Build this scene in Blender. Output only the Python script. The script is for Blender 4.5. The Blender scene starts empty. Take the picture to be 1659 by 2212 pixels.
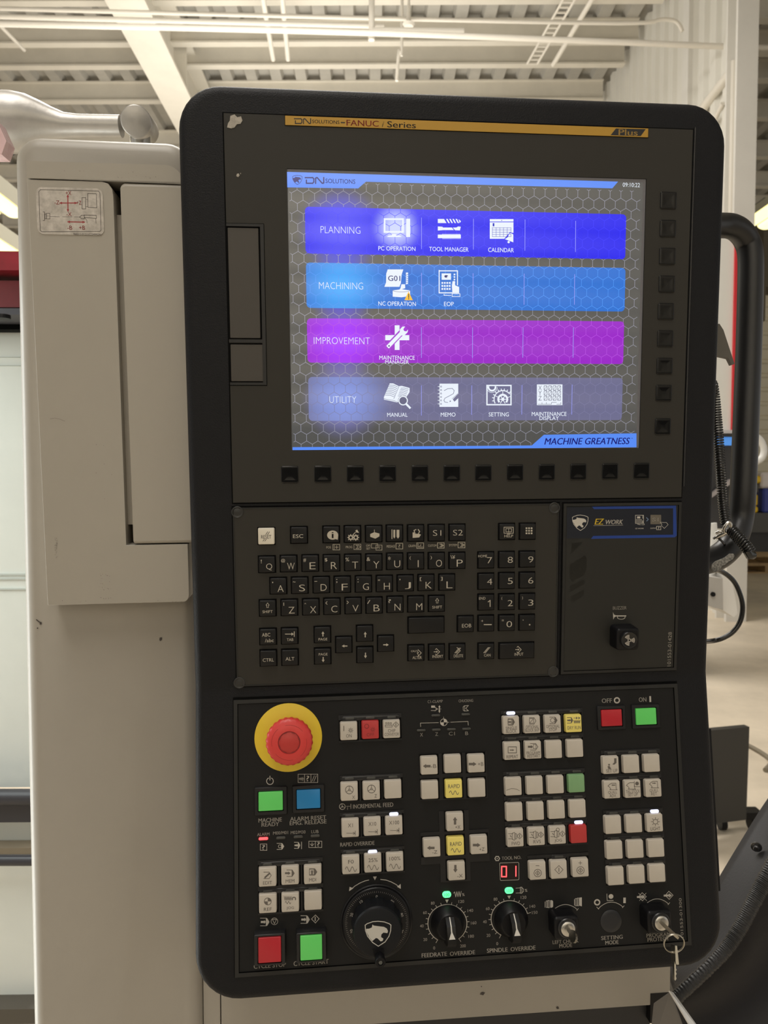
import bpy, bmesh, math, random
from mathutils import Matrix, Vector
from mathutils.geometry import tessellate_polygon
random.seed(4)
S = bpy.context.scene
C = bpy.data.collections.new('scene'); S.collection.children.link(C)
PI = math.pi
# ---------------------------------------------------------------- camera
FP = 1600.0; CX = 829.5; CY = 1106.0                # focal length in pixels of the 1659 x 2212 frame
cam_d = bpy.data.cameras.new('camera'); cam = bpy.data.objects.new('camera', cam_d); C.objects.link(cam)
cam_d.sensor_fit = 'VERTICAL'; cam_d.sensor_height = 36.0; cam_d.sensor_width = 27.0
cam_d.lens = 36.0*FP/2212.0; cam_d.clip_start = 0.02; cam_d.clip_end = 200
CAM = Matrix.Translation((0,0,1.5)) @ Matrix.Rotation(math.radians(-1.06),4,'Z') @ Matrix.Rotation(math.radians(90-2.5),4,'X')
cam.matrix_world = CAM
cam_d.dof.use_dof = True; cam_d.dof.focus_distance = 0.66; cam_d.dof.aperture_fstop = 15
S.camera = cam
# ---------------------------------------------------------------- world, lamps and added fills, exposure
w = bpy.data.worlds.new('world'); S.world = w; w.use_nodes = True
bg = w.node_tree.nodes['Background']; bg.inputs[0].default_value = (1.0,0.97,0.92,1); bg.inputs[1].default_value = 0.58
def area(name, loc, rot, size, power, col, sy=None):
    l = bpy.data.lights.new(name,'AREA'); l.energy = power; l.color = col; l.size = size
    if sy: l.shape = 'RECTANGLE'; l.size_y = sy
    o = bpy.data.objects.new(name,l); C.objects.link(o); o.location = loc; o.rotation_euler = rot; return o
area('ceiling_lamp_light', (-1.0,-1.5,7.5), (0,0,0), 2.5, 280, (1,0.95,0.88), 5)
area('ceiling_lamp_light', (-0.8,5.5,6.7), (0,0,0), 3, 330, (1,0.96,0.90), 3)
area('ceiling_lamp_light', (-4.6,10.5,6.7), (0,0,0), 3, 330, (1,0.96,0.90), 3)
area('deck_fill_light', (-1.2,8.5,4.4), (PI,0,0), 5, 300, (1,0.97,0.91), 8)  # added upward fill that brightens the roof deck; no fixture hangs here
area('rear_wall_fill_light', (0,-4.2,4.6), (math.radians(-62),0,0), 6.0, 300, (1,0.95,0.86), 1.5)  # added fill on the rear wall, so the screen has something brighter to reflect
area('work_lamp_light', (-1.15,1.05,1.9), (math.radians(30),0,math.radians(10)), 0.5, 5.5, (0.88,1.0,0.97), 1.0)
area('edge_fill_light', (-0.62,0.775,1.22), (0,math.radians(-90),0), 1.1, 3.2, (0.95,1.0,0.98), 0.12)  # added fill that whitens the cover's left edge, not a real door lamp
vs = S.view_settings; S.display_settings.display_device = 'sRGB'
vs.view_transform = 'Standard'; vs.look = 'None'; vs.gamma = 1.0; vs.exposure = 0.0; vs.use_curve_mapping = False
# ---------------------------------------------------------------- frames: the two faces of the console, the cabinet face
def frame(u, v, n, t):
    m = Matrix.Identity(4)
    for i in range(3): m[i][0]=u[i]; m[i][1]=v[i]; m[i][2]=n[i]; m[i][3]=t[i]
    return CAM @ m
FU = frame((.99557,.01408,-.09297),(-.00546,.99571,.09241),(.09387,-.0915,.99137),(-.104063,-.046393,-.658707))
FL = frame((.99557,.01408,-.09297),(-.02206,.99611,-.08533),(.09141,.08701,.99201),(-.103445,-.159287,-.669185))
def orth(F):
    r = F.to_3x3(); x = r.col[0].normalized(); y = (r.col[1]-x*r.col[1].dot(x)).normalized(); z = x.cross(y)
    m = Matrix.Identity(4)
    for i in range(3): m[i][0]=x[i]; m[i][1]=y[i]; m[i][2]=z[i]; m[i][3]=F[i][3]
    return m
FU = orth(FU); FL = orth(FL)
HV = -0.1133                                          # the fold of the console in FU
ux = FU.to_3x3().col[0].copy(); ux.z = 0; ux.normalize()
FK = Matrix.Identity(4)                               # cabinet face: upright, same heading as the console
nk = ux.cross(Vector((0,0,1)))
ok = FU @ Vector((-0.16,0.0,-0.088))
for i in range(3): FK[i][0]=ux[i]; FK[i][1]=(0,0,1)[i]; FK[i][2]=nk[i]; FK[i][3]=ok[i]
CI = CAM.inverted()
def ray(px, py): return (CAM.to_3x3() @ Vector(((px-CX)/FP, (CY-py)/FP, -1.0)))
def P(F, px, py, h=0.0):
    """point of plane F (raised by h) seen at a place of the photograph, in the plane's own coordinates"""
    Fi = F.inverted(); o = Fi @ CAM.translation; d = Fi.to_3x3() @ ray(px,py)
    s = (h-o.z)/d.z; p = o+d*s; return (p.x, p.y)
def Wp(px, py, Y):
    d = ray(px,py); s = Y/d.y; return CAM.translation + d*s
# ---------------------------------------------------------------- materials
MATS = {}
def mat(name, col, rough=0.5, metal=0.0, bump=0.0, bscale=800, bdist=0.0003, var=0.0, vscale=8, spec=0.5, emit=None, es=1.0, coat=0, vcol=None, ior=None):
    if name in MATS: return MATS[name]
    m = bpy.data.materials.new(name); m.use_nodes = True; nt = m.node_tree; b = nt.nodes['Principled BSDF']
    c4 = tuple(col)+(1,)
    b.inputs['Base Color'].default_value = c4; b.inputs['Roughness'].default_value = rough; b.inputs['Metallic'].default_value = metal
    b.inputs['Specular IOR Level'].default_value = spec
    if ior: b.inputs['IOR'].default_value = ior
    if coat: b.inputs['Coat Weight'].default_value = coat; b.inputs['Coat Roughness'].default_value = 0.08
    if emit: b.inputs['Emission Color'].default_value = tuple(emit)+(1,); b.inputs['Emission Strength'].default_value = es
    if bump or var:
        tc = nt.nodes.new('ShaderNodeTexCoord')
    if bump:
        n = nt.nodes.new('ShaderNodeTexNoise'); n.inputs['Scale'].default_value = bscale; n.inputs['Detail'].default_value = 3
        bp = nt.nodes.new('ShaderNodeBump'); bp.inputs['Strength'].default_value = bump; bp.inputs['Distance'].default_value = bdist
        nt.links.new(tc.outputs['Object'], n.inputs['Vector']); nt.links.new(n.outputs['Fac'], bp.inputs['Height']); nt.links.new(bp.outputs['Normal'], b.inputs['Normal'])
    if var:
        n = nt.nodes.new('ShaderNodeTexNoise'); n.inputs['Scale'].default_value = vscale; n.inputs['Detail'].default_value = 6; n.inputs['Roughness'].default_value = 0.65
        r = nt.nodes.new('ShaderNodeValToRGB'); r.color_ramp.elements[0].position = 0.35; r.color_ramp.elements[1].position = 0.65
        d = vcol or tuple(x*(1-var) for x in col)
        r.color_ramp.elements[0].color = tuple(d)+(1,); r.color_ramp.elements[1].color = c4
        nt.links.new(tc.outputs['Object'], n.inputs['Vector']); nt.links.new(n.outputs['Fac'], r.inputs['Fac']); nt.links.new(r.outputs['Color'], b.inputs['Base Color'])
    MATS[name] = m; return m
def srgb(r,g,b):
    f = lambda c: (c/255/12.92) if c/255 <= .04045 else ((c/255+.055)/1.055)**2.4
    return (f(r),f(g),f(b))
M_house = mat('textured_black_plastic', (.0045,.0047,.0062), .55, bump=.6, bscale=900, bdist=.0006, spec=.26)
M_plate = mat('charcoal_panel', (.028,.026,.0215), .55, bump=.25, bscale=2500, bdist=.0001, spec=.3)
M_plate2 = mat('operator_panel_black', (.0095,.0095,.0095), .55, bump=.25, bscale=2500, bdist=.0001, spec=.22)
M_rim = mat('dark_grey_rim', (.018,.018,.017), .45, spec=.35)
M_gap = mat('black_gap', (.002,.002,.002), .8, spec=.1)
M_key = mat('black_keycap', (.0075,.0075,.008), .4, spec=.3)
M_well = mat('key_well', (.002,.002,.002), .7, spec=.15)
M_white = mat('ivory_keycap', (.52,.475,.41), .45, var=.05, vscale=60)
M_whitekey = mat('white_keycap', (.74,.69,.58), .45)
M_redcap = mat('red_keycap', (.46,.035,.035), .45)
M_yelcap = mat('yellow_keycap', (.78,.66,.17), .45)
M_grncap = mat('green_keycap', (.19,.36,.17), .5)
M_legend = mat('grey_legend', (.115,.10,.085), .6)
M_legred = mat('dark_red_legend', (.22,.02,.02), .6)
M_print = mat('light_print', (.45,.42,.37), .6)
M_print2 = mat('key_print', (.50,.46,.38), .6)
M_led = mat('unlit_led', (.055,.055,.05), .3)
M_ledon = mat('lit_white_led', (.8,.8,.9), .3, emit=(.62,.68,1.0), es=1.15)
M_ledred = mat('lit_red_led', (.8,.1,.1), .3, emit=(1,.05,.06), es=2.2)
M_ledgrn = mat('lit_green_led', (.1,.8,.3), .3, emit=(.10,1.0,.30), es=1.6)
M_beige = mat('beige_painted_steel', (.365,.337,.292), .42, bump=.12, bscale=700, bdist=.0002, var=.04, vscale=9)
M_beige2 = mat('beige_painted_cover', (.385,.357,.308), .45, bump=.10, bscale=800, bdist=.0002, var=.03, vscale=7)
M_yel = mat('yellow_plastic', (.72,.52,.03), .4)
M_red = mat('red_plastic', (.62,.045,.04), .4)
M_red2 = mat('dark_red_plastic', (.48,.035,.03), .4)
M_steel = mat('brushed_steel', (.62,.60,.56), .28, metal=1.0)
M_black = mat('black_plastic', (.004,.004,.005), .42, spec=.25)
M_gloss = mat('glossy_black_key', (.006,.006,.006), .14, spec=.35)
M_ink = mat('black_ink', (.012,.012,.014), .5)
M_alu = mat('cast_aluminium', (.50,.48,.45), .38, metal=.55, bump=.25, bscale=260, bdist=.0005, var=.12, vscale=30)
M_paint = mat('cream_painted_steel', (.72,.70,.65), .6, var=.08, vscale=1.2)
M_deck = mat('cream_roof_deck', (.47,.45,.40), .75, var=.25, vscale=1.0)
M_wallw = mat('white_wall_sheet', (.72,.70,.635), .6, var=.06, vscale=.8)
M_conc = mat('concrete', (.76,.66,.52), .45, var=.26, vscale=1.3, bump=.1, bscale=20, bdist=.002)
# ---------------------------------------------------------------- geometry builder
class G:
    def __init__(s): s.v=[]; s.f=[]; s.m=[]; s.mi=0
    def add(s, vs, fs):
        o=len(s.v); s.v+= [tuple(v) for v in vs]; s.f += [tuple(i+o for i in f) for f in fs]; s.m += [s.mi]*len(fs); return s
    def box(s, x0,x1,y0,y1,z0,z1):
        return s.add([(x0,y0,z0),(x1,y0,z0),(x1,y1,z0),(x0,y1,z0),(x0,y0,z1),(x1,y0,z1),(x1,y1,z1),(x0,y1,z1)],
              [(3,2,1,0),(4,5,6,7),(0,1,5,4),(1,2,6,5),(2,3,7,6),(3,0,4,7)])
    def loops(s, L, cap0=True, cap1=True, closed=True):
        n=len(L[0]); vs=[p for l in L for p in l]; fs=[]
        for k in range(len(L)-1):
            for i in range(n if closed else n-1):
                j=(i+1)%n; fs.append((k*n+i,k*n+j,(k+1)*n+j,(k+1)*n+i))
        if cap0: fs.append(tuple(range(n-1,-1,-1)))
        if cap1: fs.append(tuple((len(L)-1)*n+i for i in range(n)))
        return s.add(vs,fs)
    def rbox(s, cx,cy,w,h,r,z0,z1,bev=.0,n=4,taper=0.0):
        prof=[(-taper,z0),(0,z1-bev)]
        if bev>0: prof=[(-taper,z0)]+[(bev*(1-math.cos(a)),z1-bev+bev*math.sin(a)) for a in (0,.5,1.05,1.5)]
        L=[[ (x,y,z) for x,y in rrect(cx,cy,w-2*i,h-2*i,max(r-i,1e-5),n)] for i,z in prof]
        return s.loops(L)
    def cyl(s, cx,cy,r,z0,z1,n=32,bev=0,r1=None):
        r1 = r if r1 is None else r1
        prof=[(r,z0),(r1,z1-bev)]+([(r1-bev*.3,z1-bev*.3),(r1-bev,z1)] if bev else [])
        return s.lathe(cx,cy,prof,n)
    def lathe(s,cx,cy,prof,n=32,cap=True):
        L=[[(cx+r*math.cos(2*PI*i/n),cy+r*math.sin(2*PI*i/n),z) for i in range(n)] for r,z in prof]
        return s.loops(L,cap,cap)
    def tube(s, pts, r, n=10, closed=False, a0=0, a1=2*PI, cap=True):
        pts=[Vector(p) for p in pts]; L=[]; N=len(pts); t0=(pts[1]-pts[0]).normalized()
        up=Vector((0,0,1)) if abs(t0.z)<.9 else Vector((1,0,0)); nrm=t0.cross(up).normalized()
        for i,p in enumerate(pts):
            t=(pts[min(i+1,N-1)]-pts[max(i-1,0)]).normalized(); nrm=(nrm-t*nrm.dot(t)).normalized(); b=t.cross(nrm)
            rr=r(i/(N-1)) if callable(r) else (r[i] if isinstance(r,(list,tuple)) else r)
            full = a1-a0>6.28
            L.append([p+nrm*rr*math.cos(a)+b*rr*math.sin(a) for a in [a0+(a1-a0)*k/(n if full else n-1) for k in range(n)]])
        full = a1-a0>6.28
        return s.loops(L, cap and full, cap and full, full)
    def poly(s, pts, z0, z1=None):
        """flat polygon at z0, or prism z0..z1"""
        ar=sum(pts[i][0]*pts[(i+1)%len(pts)][1]-pts[(i+1)%len(pts)][0]*pts[i][1] for i in range(len(pts)))
        if ar<0: pts=pts[::-1]
        tr=tessellate_polygon([[Vector((p[0],p[1],0)) for p in pts]]); n=len(pts)
        def fix(t):
            a,b,c=[pts[i] for i in t]; return t if (b[0]-a[0])*(c[1]-a[1])-(b[1]-a[1])*(c[0]-a[0])>0 else t[::-1]
        tr=[tuple(fix(tuple(t))) for t in tr]
        if z1 is None: return s.add([(p[0],p[1],z0) for p in pts], tr)
        vs=[(p[0],p[1],z0) for p in pts]+[(p[0],p[1],z1) for p in pts]
        fs=[tuple(i+n for i in t) for t in tr]+[t[::-1] for t in tr]+[(i,(i+1)%n,(i+1)%n+n,i+n) for i in range(n)]
        return s.add(vs,fs)
    def build(s, name, mats, parent=None, F=None, smooth=False, label=None, kind=None):
        me=bpy.data.meshes.new(name); me.from_pydata(s.v,[],s.f); me.validate()
        if not isinstance(mats,(list,tuple)): mats=[mats]
        for m in mats: me.materials.append(m)
        if len(mats)>1 and len(me.polygons)==len(s.m): me.polygons.foreach_set('material_index', s.m)
        if smooth: 
            me.shade_smooth()
            try: me.set_sharp_from_angle(angle=math.radians(smooth if smooth is not True else 40))
            except Exception: pass
        o=bpy.data.objects.new(name,me); C.objects.link(o)
        if parent is not None:
            o.parent=parent
            off = parent.get('_off') if parent.get('_off') is not None else None
            if off is not None: o.location=(-off[0],-off[1],-off[2])
        elif F is not None: o.matrix_world=F
        if label: o['label']=label
        if kind: o['kind']=kind
        return o
def rrect(cx,cy,w,h,r,n=4):
    pts=[]
    for k,(sx,sy) in enumerate(((1,-1),(1,1),(-1,1),(-1,-1))):
        ox=cx+sx*(w/2-r); oy=cy+sy*(h/2-r); a0=(-PI/2,0,PI/2,PI)[k]
        for i in range(n+1):
            a=a0+PI/2*i/n; pts.append((ox+r*math.cos(a),oy+r*math.sin(a)))
    return pts
def plate(g, x0,x1,y0,y1, holes, zb, zt, bottoms=True):
    xs=sorted(set([x0,x1]+[min(max(a,x0),x1) for h in holes for a in h[:2]])); ys=sorted(set([y0,y1]+[min(max(a,y0),y1) for h in holes for a in h[2:4]]))
    nx=len(xs)-1; ny=len(ys)-1; fill=[[True]*ny for _ in range(nx)]
    for i in range(nx):
        for j in range(ny):
            mx=(xs[i]+xs[i+1])/2; my=(ys[j]+ys[j+1])/2
            if any(h[0]<mx<h[1] and h[2]<my<h[3] for h in holes): fill[i][j]=False
    vi={}; vs=[]; fs=[]; ms=[]
    def V(i,j,z):
        k=(i,j,z)
        if k not in vi: vi[k]=len(vs); vs.append((xs[i],ys[j],z))
        return vi[k]
    for i in range(nx):
        for j in range(ny):
            z = zt if fill[i][j] else zb
            if fill[i][j] or bottoms: fs.append((V(i,j,z),V(i+1,j,z),V(i+1,j+1,z),V(i,j+1,z))); ms.append(0 if fill[i][j] else 1)
            def F2(ii,jj): return 0<=ii<nx and 0<=jj<ny and fill[ii][jj]
            if fill[i][j]:
                if not F2(i+1,j): fs.append((V(i+1,j,zb),V(i+1,j+1,zb),V(i+1,j+1,zt),V(i+1,j,zt))); ms.append(1 if 0<=i+1<nx else 0)
                if not F2(i-1,j): fs.append((V(i,j+1,zb),V(i,j,zb),V(i,j,zt),V(i,j+1,zt))); ms.append(1 if i>0 else 0)
                if not F2(i,j+1): fs.append((V(i+1,j+1,zb),V(i,j+1,zb),V(i,j+1,zt),V(i+1,j+1,zt))); ms.append(1 if j+1<ny else 0)
                if not F2(i,j-1): fs.append((V(i,j,zb),V(i+1,j,zb),V(i+1,j,zt),V(i,j,zt))); ms.append(1 if j>0 else 0)
    o=len(g.v); g.v+=vs; g.f+=[tuple(a+o for a in f) for f in fs]; g.m+=ms
def thing(name, label, cat, F=None, o=(0,0,0), group=None):
    e=bpy.data.objects.new(name,None); C.objects.link(e); e.empty_display_size=.02
    F = F or Matrix.Identity(4)
    e.matrix_world = F @ Matrix.Translation(o); e['_off']=list(o); e['label']=label; e['category']=cat
    if group: e['group']=group
    return e
def tag(o,label,cat,group=None):
    o['label']=label; o['category']=cat
    if group: o['group']=group
    return o
def struct(o): o['kind']='structure'; return o
# ---------------------------------------------------------------- flat print: lettering and symbols laid on a plane
_tc={}
def text_mesh(s, off=0.0, shear=0.0):
    k=(s,off,shear)
    if k in _tc: return _tc[k]
    cu=bpy.data.curves.new('t','FONT'); cu.body=s; cu.resolution_u=3; cu.offset=off; cu.shear=shear; cu.size=1
    ob=bpy.data.objects.new('t',cu); me=bpy.data.meshes.new_from_object(ob)
    v=[(p.co.x,p.co.y) for p in me.vertices]; f=[tuple(p.vertices) for p in me.polygons]
    bpy.data.objects.remove(ob); bpy.data.curves.remove(cu); bpy.data.meshes.remove(me)
    if not v: v=[(0,0),(1,0),(1,1)]; f=[(0,1,2)]
    x0=min(a[0] for a in v); x1=max(a[0] for a in v); y0=min(a[1] for a in v); y1=max(a[1] for a in v)
    r=([((a-(x0+x1)/2)/max(x1-x0,1e-6),(b-(y0+y1)/2)/max(y1-y0,1e-6)) for a,b in v],f,(x1-x0),(y1-y0)); _tc[k]=r; return r
class Art:
    """strokes and letters given at places of the photograph, laid on plane F raised by h"""
    def __init__(s,F,h,org=(0,0),sc=1.0): s.F=F; s.h=h; s.g=G(); s.o=org; s.s=sc; s.k=0
    def set(s,org,sc): s.o=org; s.s=sc; return s
    def p(s,x,y): return P(s.F, s.o[0]+x/s.s, s.o[1]+y/s.s, s.h)
    def unit(s,x,y):
        a=s.p(x,y); b=s.p(x+1,y); return math.hypot(a[0]-b[0],a[1]-b[1])
    def line(s, pts, w=1.0, closed=False):
        u=s.unit(*pts[0])*w/2; q=[Vector(s.p(*a)) for a in pts]; n=len(q)
        for i in range(n if closed else n-1):
            a=q[i]; b=q[(i+1)%n]; d=(b-a)
            if d.length<1e-9: continue
            d=d.normalized()*u; e=Vector((-d.y,d.x)); s.k=(s.k+1)%7; z=s.h+s.k*2e-6
            s.g.add([(*(a-d+e),z),(*(a-d-e),z),(*(b+d-e),z),(*(b+d+e),z)],[(0,1,2,3)])
        return s
    def poly(s, pts): s.g.poly([s.p(*a) for a in pts], s.h); return s
    def rect(s,x0,y0,x1,y1): return s.poly([(x0,y0),(x1,y0),(x1,y1),(x0,y1)])
    def frame(s,x0,y0,x1,y1,w=1): return s.line([(x0,y0),(x1,y0),(x1,y1),(x0,y1)],w,True)
    def arc(s,x,y,r,a0=0,a1=360,w=1,n=20,ry=None):
        ry=ry or r
        return s.line([(x+r*math.cos(math.radians(a0+(a1-a0)*i/n)), y-ry*math.sin(math.radians(a0+(a1-a0)*i/n))) for i in range(n+1)],w)
    def disc(s,x,y,r,a0=0,a1=360,n=20):
        pts=[(x+r*math.cos(math.radians(a0+(a1-a0)*i/n)), y-r*math.sin(math.radians(a0+(a1-a0)*i/n))) for i in range(n if a1-a0==360 else n+1)]
        if a1-a0!=360: pts.append((x,y))
        return s.poly(pts)
    def text(s, t, x, y, w=None, h=8.0, off=0.0, shear=0.0, rot=0, arrow=False):
        if off>0:
            e=max(off*h*.75,0); W_=w
            for k in ((-1,0,1) if off>.012 else (-1,1)): s.text(t,x+k*e/2,y,w,h,0,shear,rot)
            return s
        v,f,bw,bh=text_mesh(t,off,shear); u=s.unit(x,y); c=s.p(x,y); H=h*u; Wd=(w*u if w else H*bw/bh)
        ca=math.cos(math.radians(rot)); sa=math.sin(math.radians(rot))
        s.g.add([(c[0]+a*Wd*ca-b*H*sa, c[1]+a*Wd*sa+b*H*ca, s.h) for a,b in v], f); return s
    def build(s,name,m,parent,**k): return s.g.build(name,m,parent,**k)
SHIELD=[(-.99,-.68),(-.84,-.80),(-.41,-.96),(0,-1.0),(.50,-.94),(.87,-.80),(1.0,-.69),(.98,-.25),(.85,.20),(.55,.65),(.03,1.0),(-.41,.70),(-.80,.20),(-.96,-.25)]
HEAD=[(-.43,-.74),(-.32,-.65),(.05,-.60),(.46,-.55),(.68,-.42),(.77,-.21),(.72,-.05),(.59,-.07),(.42,-.09),(.26,.06),(.24,.27),(.42,.40),(.35,.58),(.20,.61),(-.02,.38),(-.15,.34),(-.43,.58),(-.67,.29),(-.90,-.18),(-.93,-.38),(-.67,-.41),(-.47,-.50)]
def emblem(a, x,y,rx,ry,w=1.0,outline=True):
    if outline: a.line([(x+p*rx,y+q*ry) for p,q in SHIELD],w,True)
    a.poly([(x+p*rx,y+q*ry) for p,q in HEAD])
def dn_logo(a,x0,y0,x1,y1,w):
    W=x1-x0; H=y1-y0
    a.line([(x0,y0),(x0+W*.40,y0),(x0+W*.46,y0+H*.2),(x0+W*.46,y0+H*.75),(x0+W*.40,y1),(x0+W*.06,y1),(x0+W*.06,y0+H*.45)],w)
    a.line([(x0+W*.56,y1),(x0+W*.56,y0+H*.1),(x0+W*.62,y0),(x0+W*.66,y0+H*.05),(x0+W*.90,y0+H*.95),(x0+W*.96,y1),(x1,y0+H*.9),(x1,y0)],w)
# ================================================================ console housing
def bend(u,v,h):
    """console surface: straight above the fold, tilted below it; v measured along the surface"""
    if v>=HV: return FU@Vector((u,v,h))
    return FL@Vector((u,v-HV,h))
hx0,hx1=-.0668,.4162; hy1=P(FU,829,202,-.0085)[1]; hy0=HV-.268
def outline(inset,h):
    r0=.036; x0=hx0+inset; x1=hx1-inset; y0=hy0+inset; y1=hy1-inset; r=max(r0-inset,.004); R=[]
    n=8
    for i in range(n+1):
        a=PI/2*i/n; R.append((x1-r+r*math.sin(a), y1-r+r*math.cos(a)))
    for y in (.2,0,-.08,HV+.004,HV,HV-.004,HV-.1): R.append((x1,y))
    rb=r*1.1
    for i in range(n+1):
        a=PI/2*i/n; R.append((x1-rb+rb*math.cos(a), y0+rb-rb*math.sin(a)))
    Lf=[(x0+x1-x,y) for x,y in R]
    return [tuple(bend(x,y,h)) for x,y in R], [tuple(bend(x,y,h)) for x,y in Lf]
housing=thing('console_housing','black pebble-textured plastic control console housing around the screen and keys','machine console',None,FL@Vector((.17,-.26,-.03)))
g=G(); prof=[(.004,-.062),(0,-.058),(0,-.0085),(.0012,-.0045),(.0035,-.0015),(.0065,-.0002),(.010,0)]
rings=[]
for i,h in prof:
    R,Lf=outline(i,h); rings.append(R+Lf[::-1])
vs=[p for r in rings for p in r]; n=len(rings[0]); fs=[]
for k in range(len(rings)-1):
    for i in range(n):
        j=(i+1)%n; fs.append((k*n+j,k*n+i,(k+1)*n+i,(k+1)*n+j))
m_=n//2; b=(len(rings)-1)*n
for i in range(m_-1): fs.append((b+i,b+n-1-i,b+n-2-i,b+i+1)); fs.append((i+1,n-2-i,n-1-i,i))
g.add(vs,fs); o=g.build('shell',M_house,housing,smooth=35)
def pad(px0,py0,px1,py1,F=FU): 
    a=P(F,px0,py0); b=P(F,px1,py1); return min(a[0],b[0]),max(a[0],b[0]),min(a[1],b[1]),max(a[1],b[1])
# the side latch cover low on the right flank
g=G(); g.box(.4145,.4200,-.205,-.055,-.055,-.010); o=g.build('side_cover',M_house,None,F=FL); o.parent=housing; o.matrix_parent_inverse=housing.matrix_world.inverted()
# ================================================================ display unit
DU=thing('display_unit','charcoal screen unit with bright menu display and rows of blank soft keys','display panel',FU,(.17,-.03,0))
a1=P(FU,483,246); a2=P(FU,1495,281); a3=P(FU,504,1083); a4=P(FU,1471,1076)
dx0=(a1[0]+a3[0])/2; dx1=(a2[0]+a4[0])/2; dy1=(a1[1]+a2[1])/2; dy0=(a3[1]+a4[1])/2
sc=[P(FU,*q) for q in ((618,364),(1395,388),(632,973),(1380,967))]
sx0=(sc[0][0]+sc[2][0])/2; sx1=(sc[1][0]+sc[3][0])/2; sy1=(sc[0][1]+sc[1][1])/2; sy0=(sc[2][1]+sc[3][1])/2
g=G(); g.box(dx0-.0012,dx1+.0012,dy0-.0012,dy1+.0012,.00002,.00015); g.build('panel_gap',M_gap,DU)
cards=[((488,492),(563,731)),((496,744),(569,824))]
hol=[(sx0,sx1,sy0,sy1)]
cr=[]
for (q0,q1) in cards:
    A=P(FU,*q0); B=P(FU,*q1); cr.append((A[0],B[0],B[1],A[1])); 
cw=[(dx0-.001,cr[0][1]+.0015,cr[0][2]-.001,cr[0][3]+.001),(dx0-.001,cr[1][1]+.0015,cr[1][2]-.001,cr[1][3]+.001)]
hol+=cw
g=G(); plate(g,dx0,dx1,dy0,dy1,hol,.0002,.0012); g.build('face_plate',[M_plate,M_gap],DU)
g=G()                                                   # thin frame round the two card covers
fx=cr[0][1]+.0045
for (a,b,c,d) in ((dx0,fx,cw[0][3],cw[0][3]+.0022),(dx0,fx,cw[1][2]-.0022,cw[1][2]),(cw[0][1],fx,cw[1][2],cw[0][3]),(dx0,cw[0][1],cw[1][3]+.0004,cw[0][2]-.0004)): g.box(a,b,c,d,.0010,.0018)
g.build('card_cover_frame',mat('frame_black',(.009,.009,.009),.5),DU)
g=G()
for (a,b,c,d) in ((dx0,fx+.0004,cw[0][3]+.0022,cw[0][3]+.0027),(dx0,fx+.0004,cw[1][2]-.0028,cw[1][2]-.0022),(fx,fx+.0005,cw[1][2]-.0022,cw[0][3]+.0022)): g.box(a,b,c,d,.0010,.0014)
g.build('frame_groove',M_gap,DU)
M_cover=mat('brown_grey_cover',(.050,.044,.037),.5,bump=.2,bscale=2500,bdist=.0001)
for i,c in enumerate(cr):
    g=G(); g.rbox((dx0+.001+c[1])/2,(c[2]+c[3])/2,c[1]-dx0-.001,c[3]-c[2],.0006,.00025,.0010,.0003,2); g.build('card_cover',M_cover,DU,label='tall memory card cover' if i==0 else 'small square card cover')
g=G(); g.box(dx1+.0016,dx1+.0023,dy0+.01,dy1+.002,.0002,.0016); g.build('edge_strip',mat('grey_edge',(.05,.05,.05),.25),DU)
# yellow name strip
y0=P(FU,616,252); y1=P(FU,1398,297); yb=P(FU,616,273); yt=P(FU,1398,279)
ya=(y0[1]+yt[1])/2; yc=(yb[1]+y1[1])/2
strip=G().box(y0[0]-.0005,y1[0]+.0005,yc-.0005,ya+.0005,.0011,.0013); strip.build('strip_border',M_gap,DU)  # thin black border round the name strip
strip=G().box(y0[0],y1[0],yc,ya,.0012,.0018); ys=strip.build('name_strip',mat('yellow_strip',(.46,.26,.025),.45),DU,label='yellow name strip')
a=Art(FU,.00185); a.set((460,230),3.318)
dn_logo(a,584,88,700,122,7); a.text('SOLUTIONS',809,110,195,24,.04); a.line([(920,115),(942,116)],8); a.text('i',1219,128,16,36,.01,.4); a.text('Series',1352,131,204,42,.05)
a.set((829,0),2.0); a.poly([(1003,555),(1132,558),(1110,588),(980,584)]); a.build('black_lettering',M_ink,ys)
a=Art(FU,.00185); a.set((460,230),3.318); a.text('FANUC',1073,120,230,40,.055); a.build('red_lettering',mat('dark_red_ink',(.30,.03,.012),.5),ys)
a=Art(FU,.0019); a.set((829,0),2.0); a.text('Plus',1056,572,82,24,.06); a.build('plus_lettering',mat('gold_ink',(.52,.33,.08),.5),ys)
# soft keys
bk=[(626,1025),(697.4,1024.3),(767.6,1024),(837.3,1023.5),(907,1023),(976,1022.5),(1044,1021.8),(1112.5,1021),(1181,1020.2),(1249,1019.3),(1317.5,1018.3),(1385.5,1017.3)]
rk=[(1443.5,433.3),(1442.4,494),(1441.3,553.9),(1440,613.9),(1438.1,673.2),(1436.7,731.8),(1435.3,790.9),(1433.5,849.3),(1431.5,921.5)]
kw=.0149
def softkey():
    g=G(); L=[]
    for i,z in ((0,.0010),(0,.0017),(.0004,.00205),(.0009,.00215),(.003,.00195),(.0055,.0018)):
        L.append([(x,y,z) for x,y in rrect(0,0,kw-2*i,kw-2*i,max(.0012-i*.3,.0003),3)])
    g.loops(L); return g
first=None
for q in bk+rk:
    c=P(FU,q[0],q[1],.0012)
    if first is None: first=softkey().build('soft_key',M_gloss,DU,smooth=50); o=first; base=first.location.copy()
    else: o=first.copy(); C.objects.link(o); o.parent=DU
    o.location=base+Vector((c[0],c[1],0))
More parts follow.
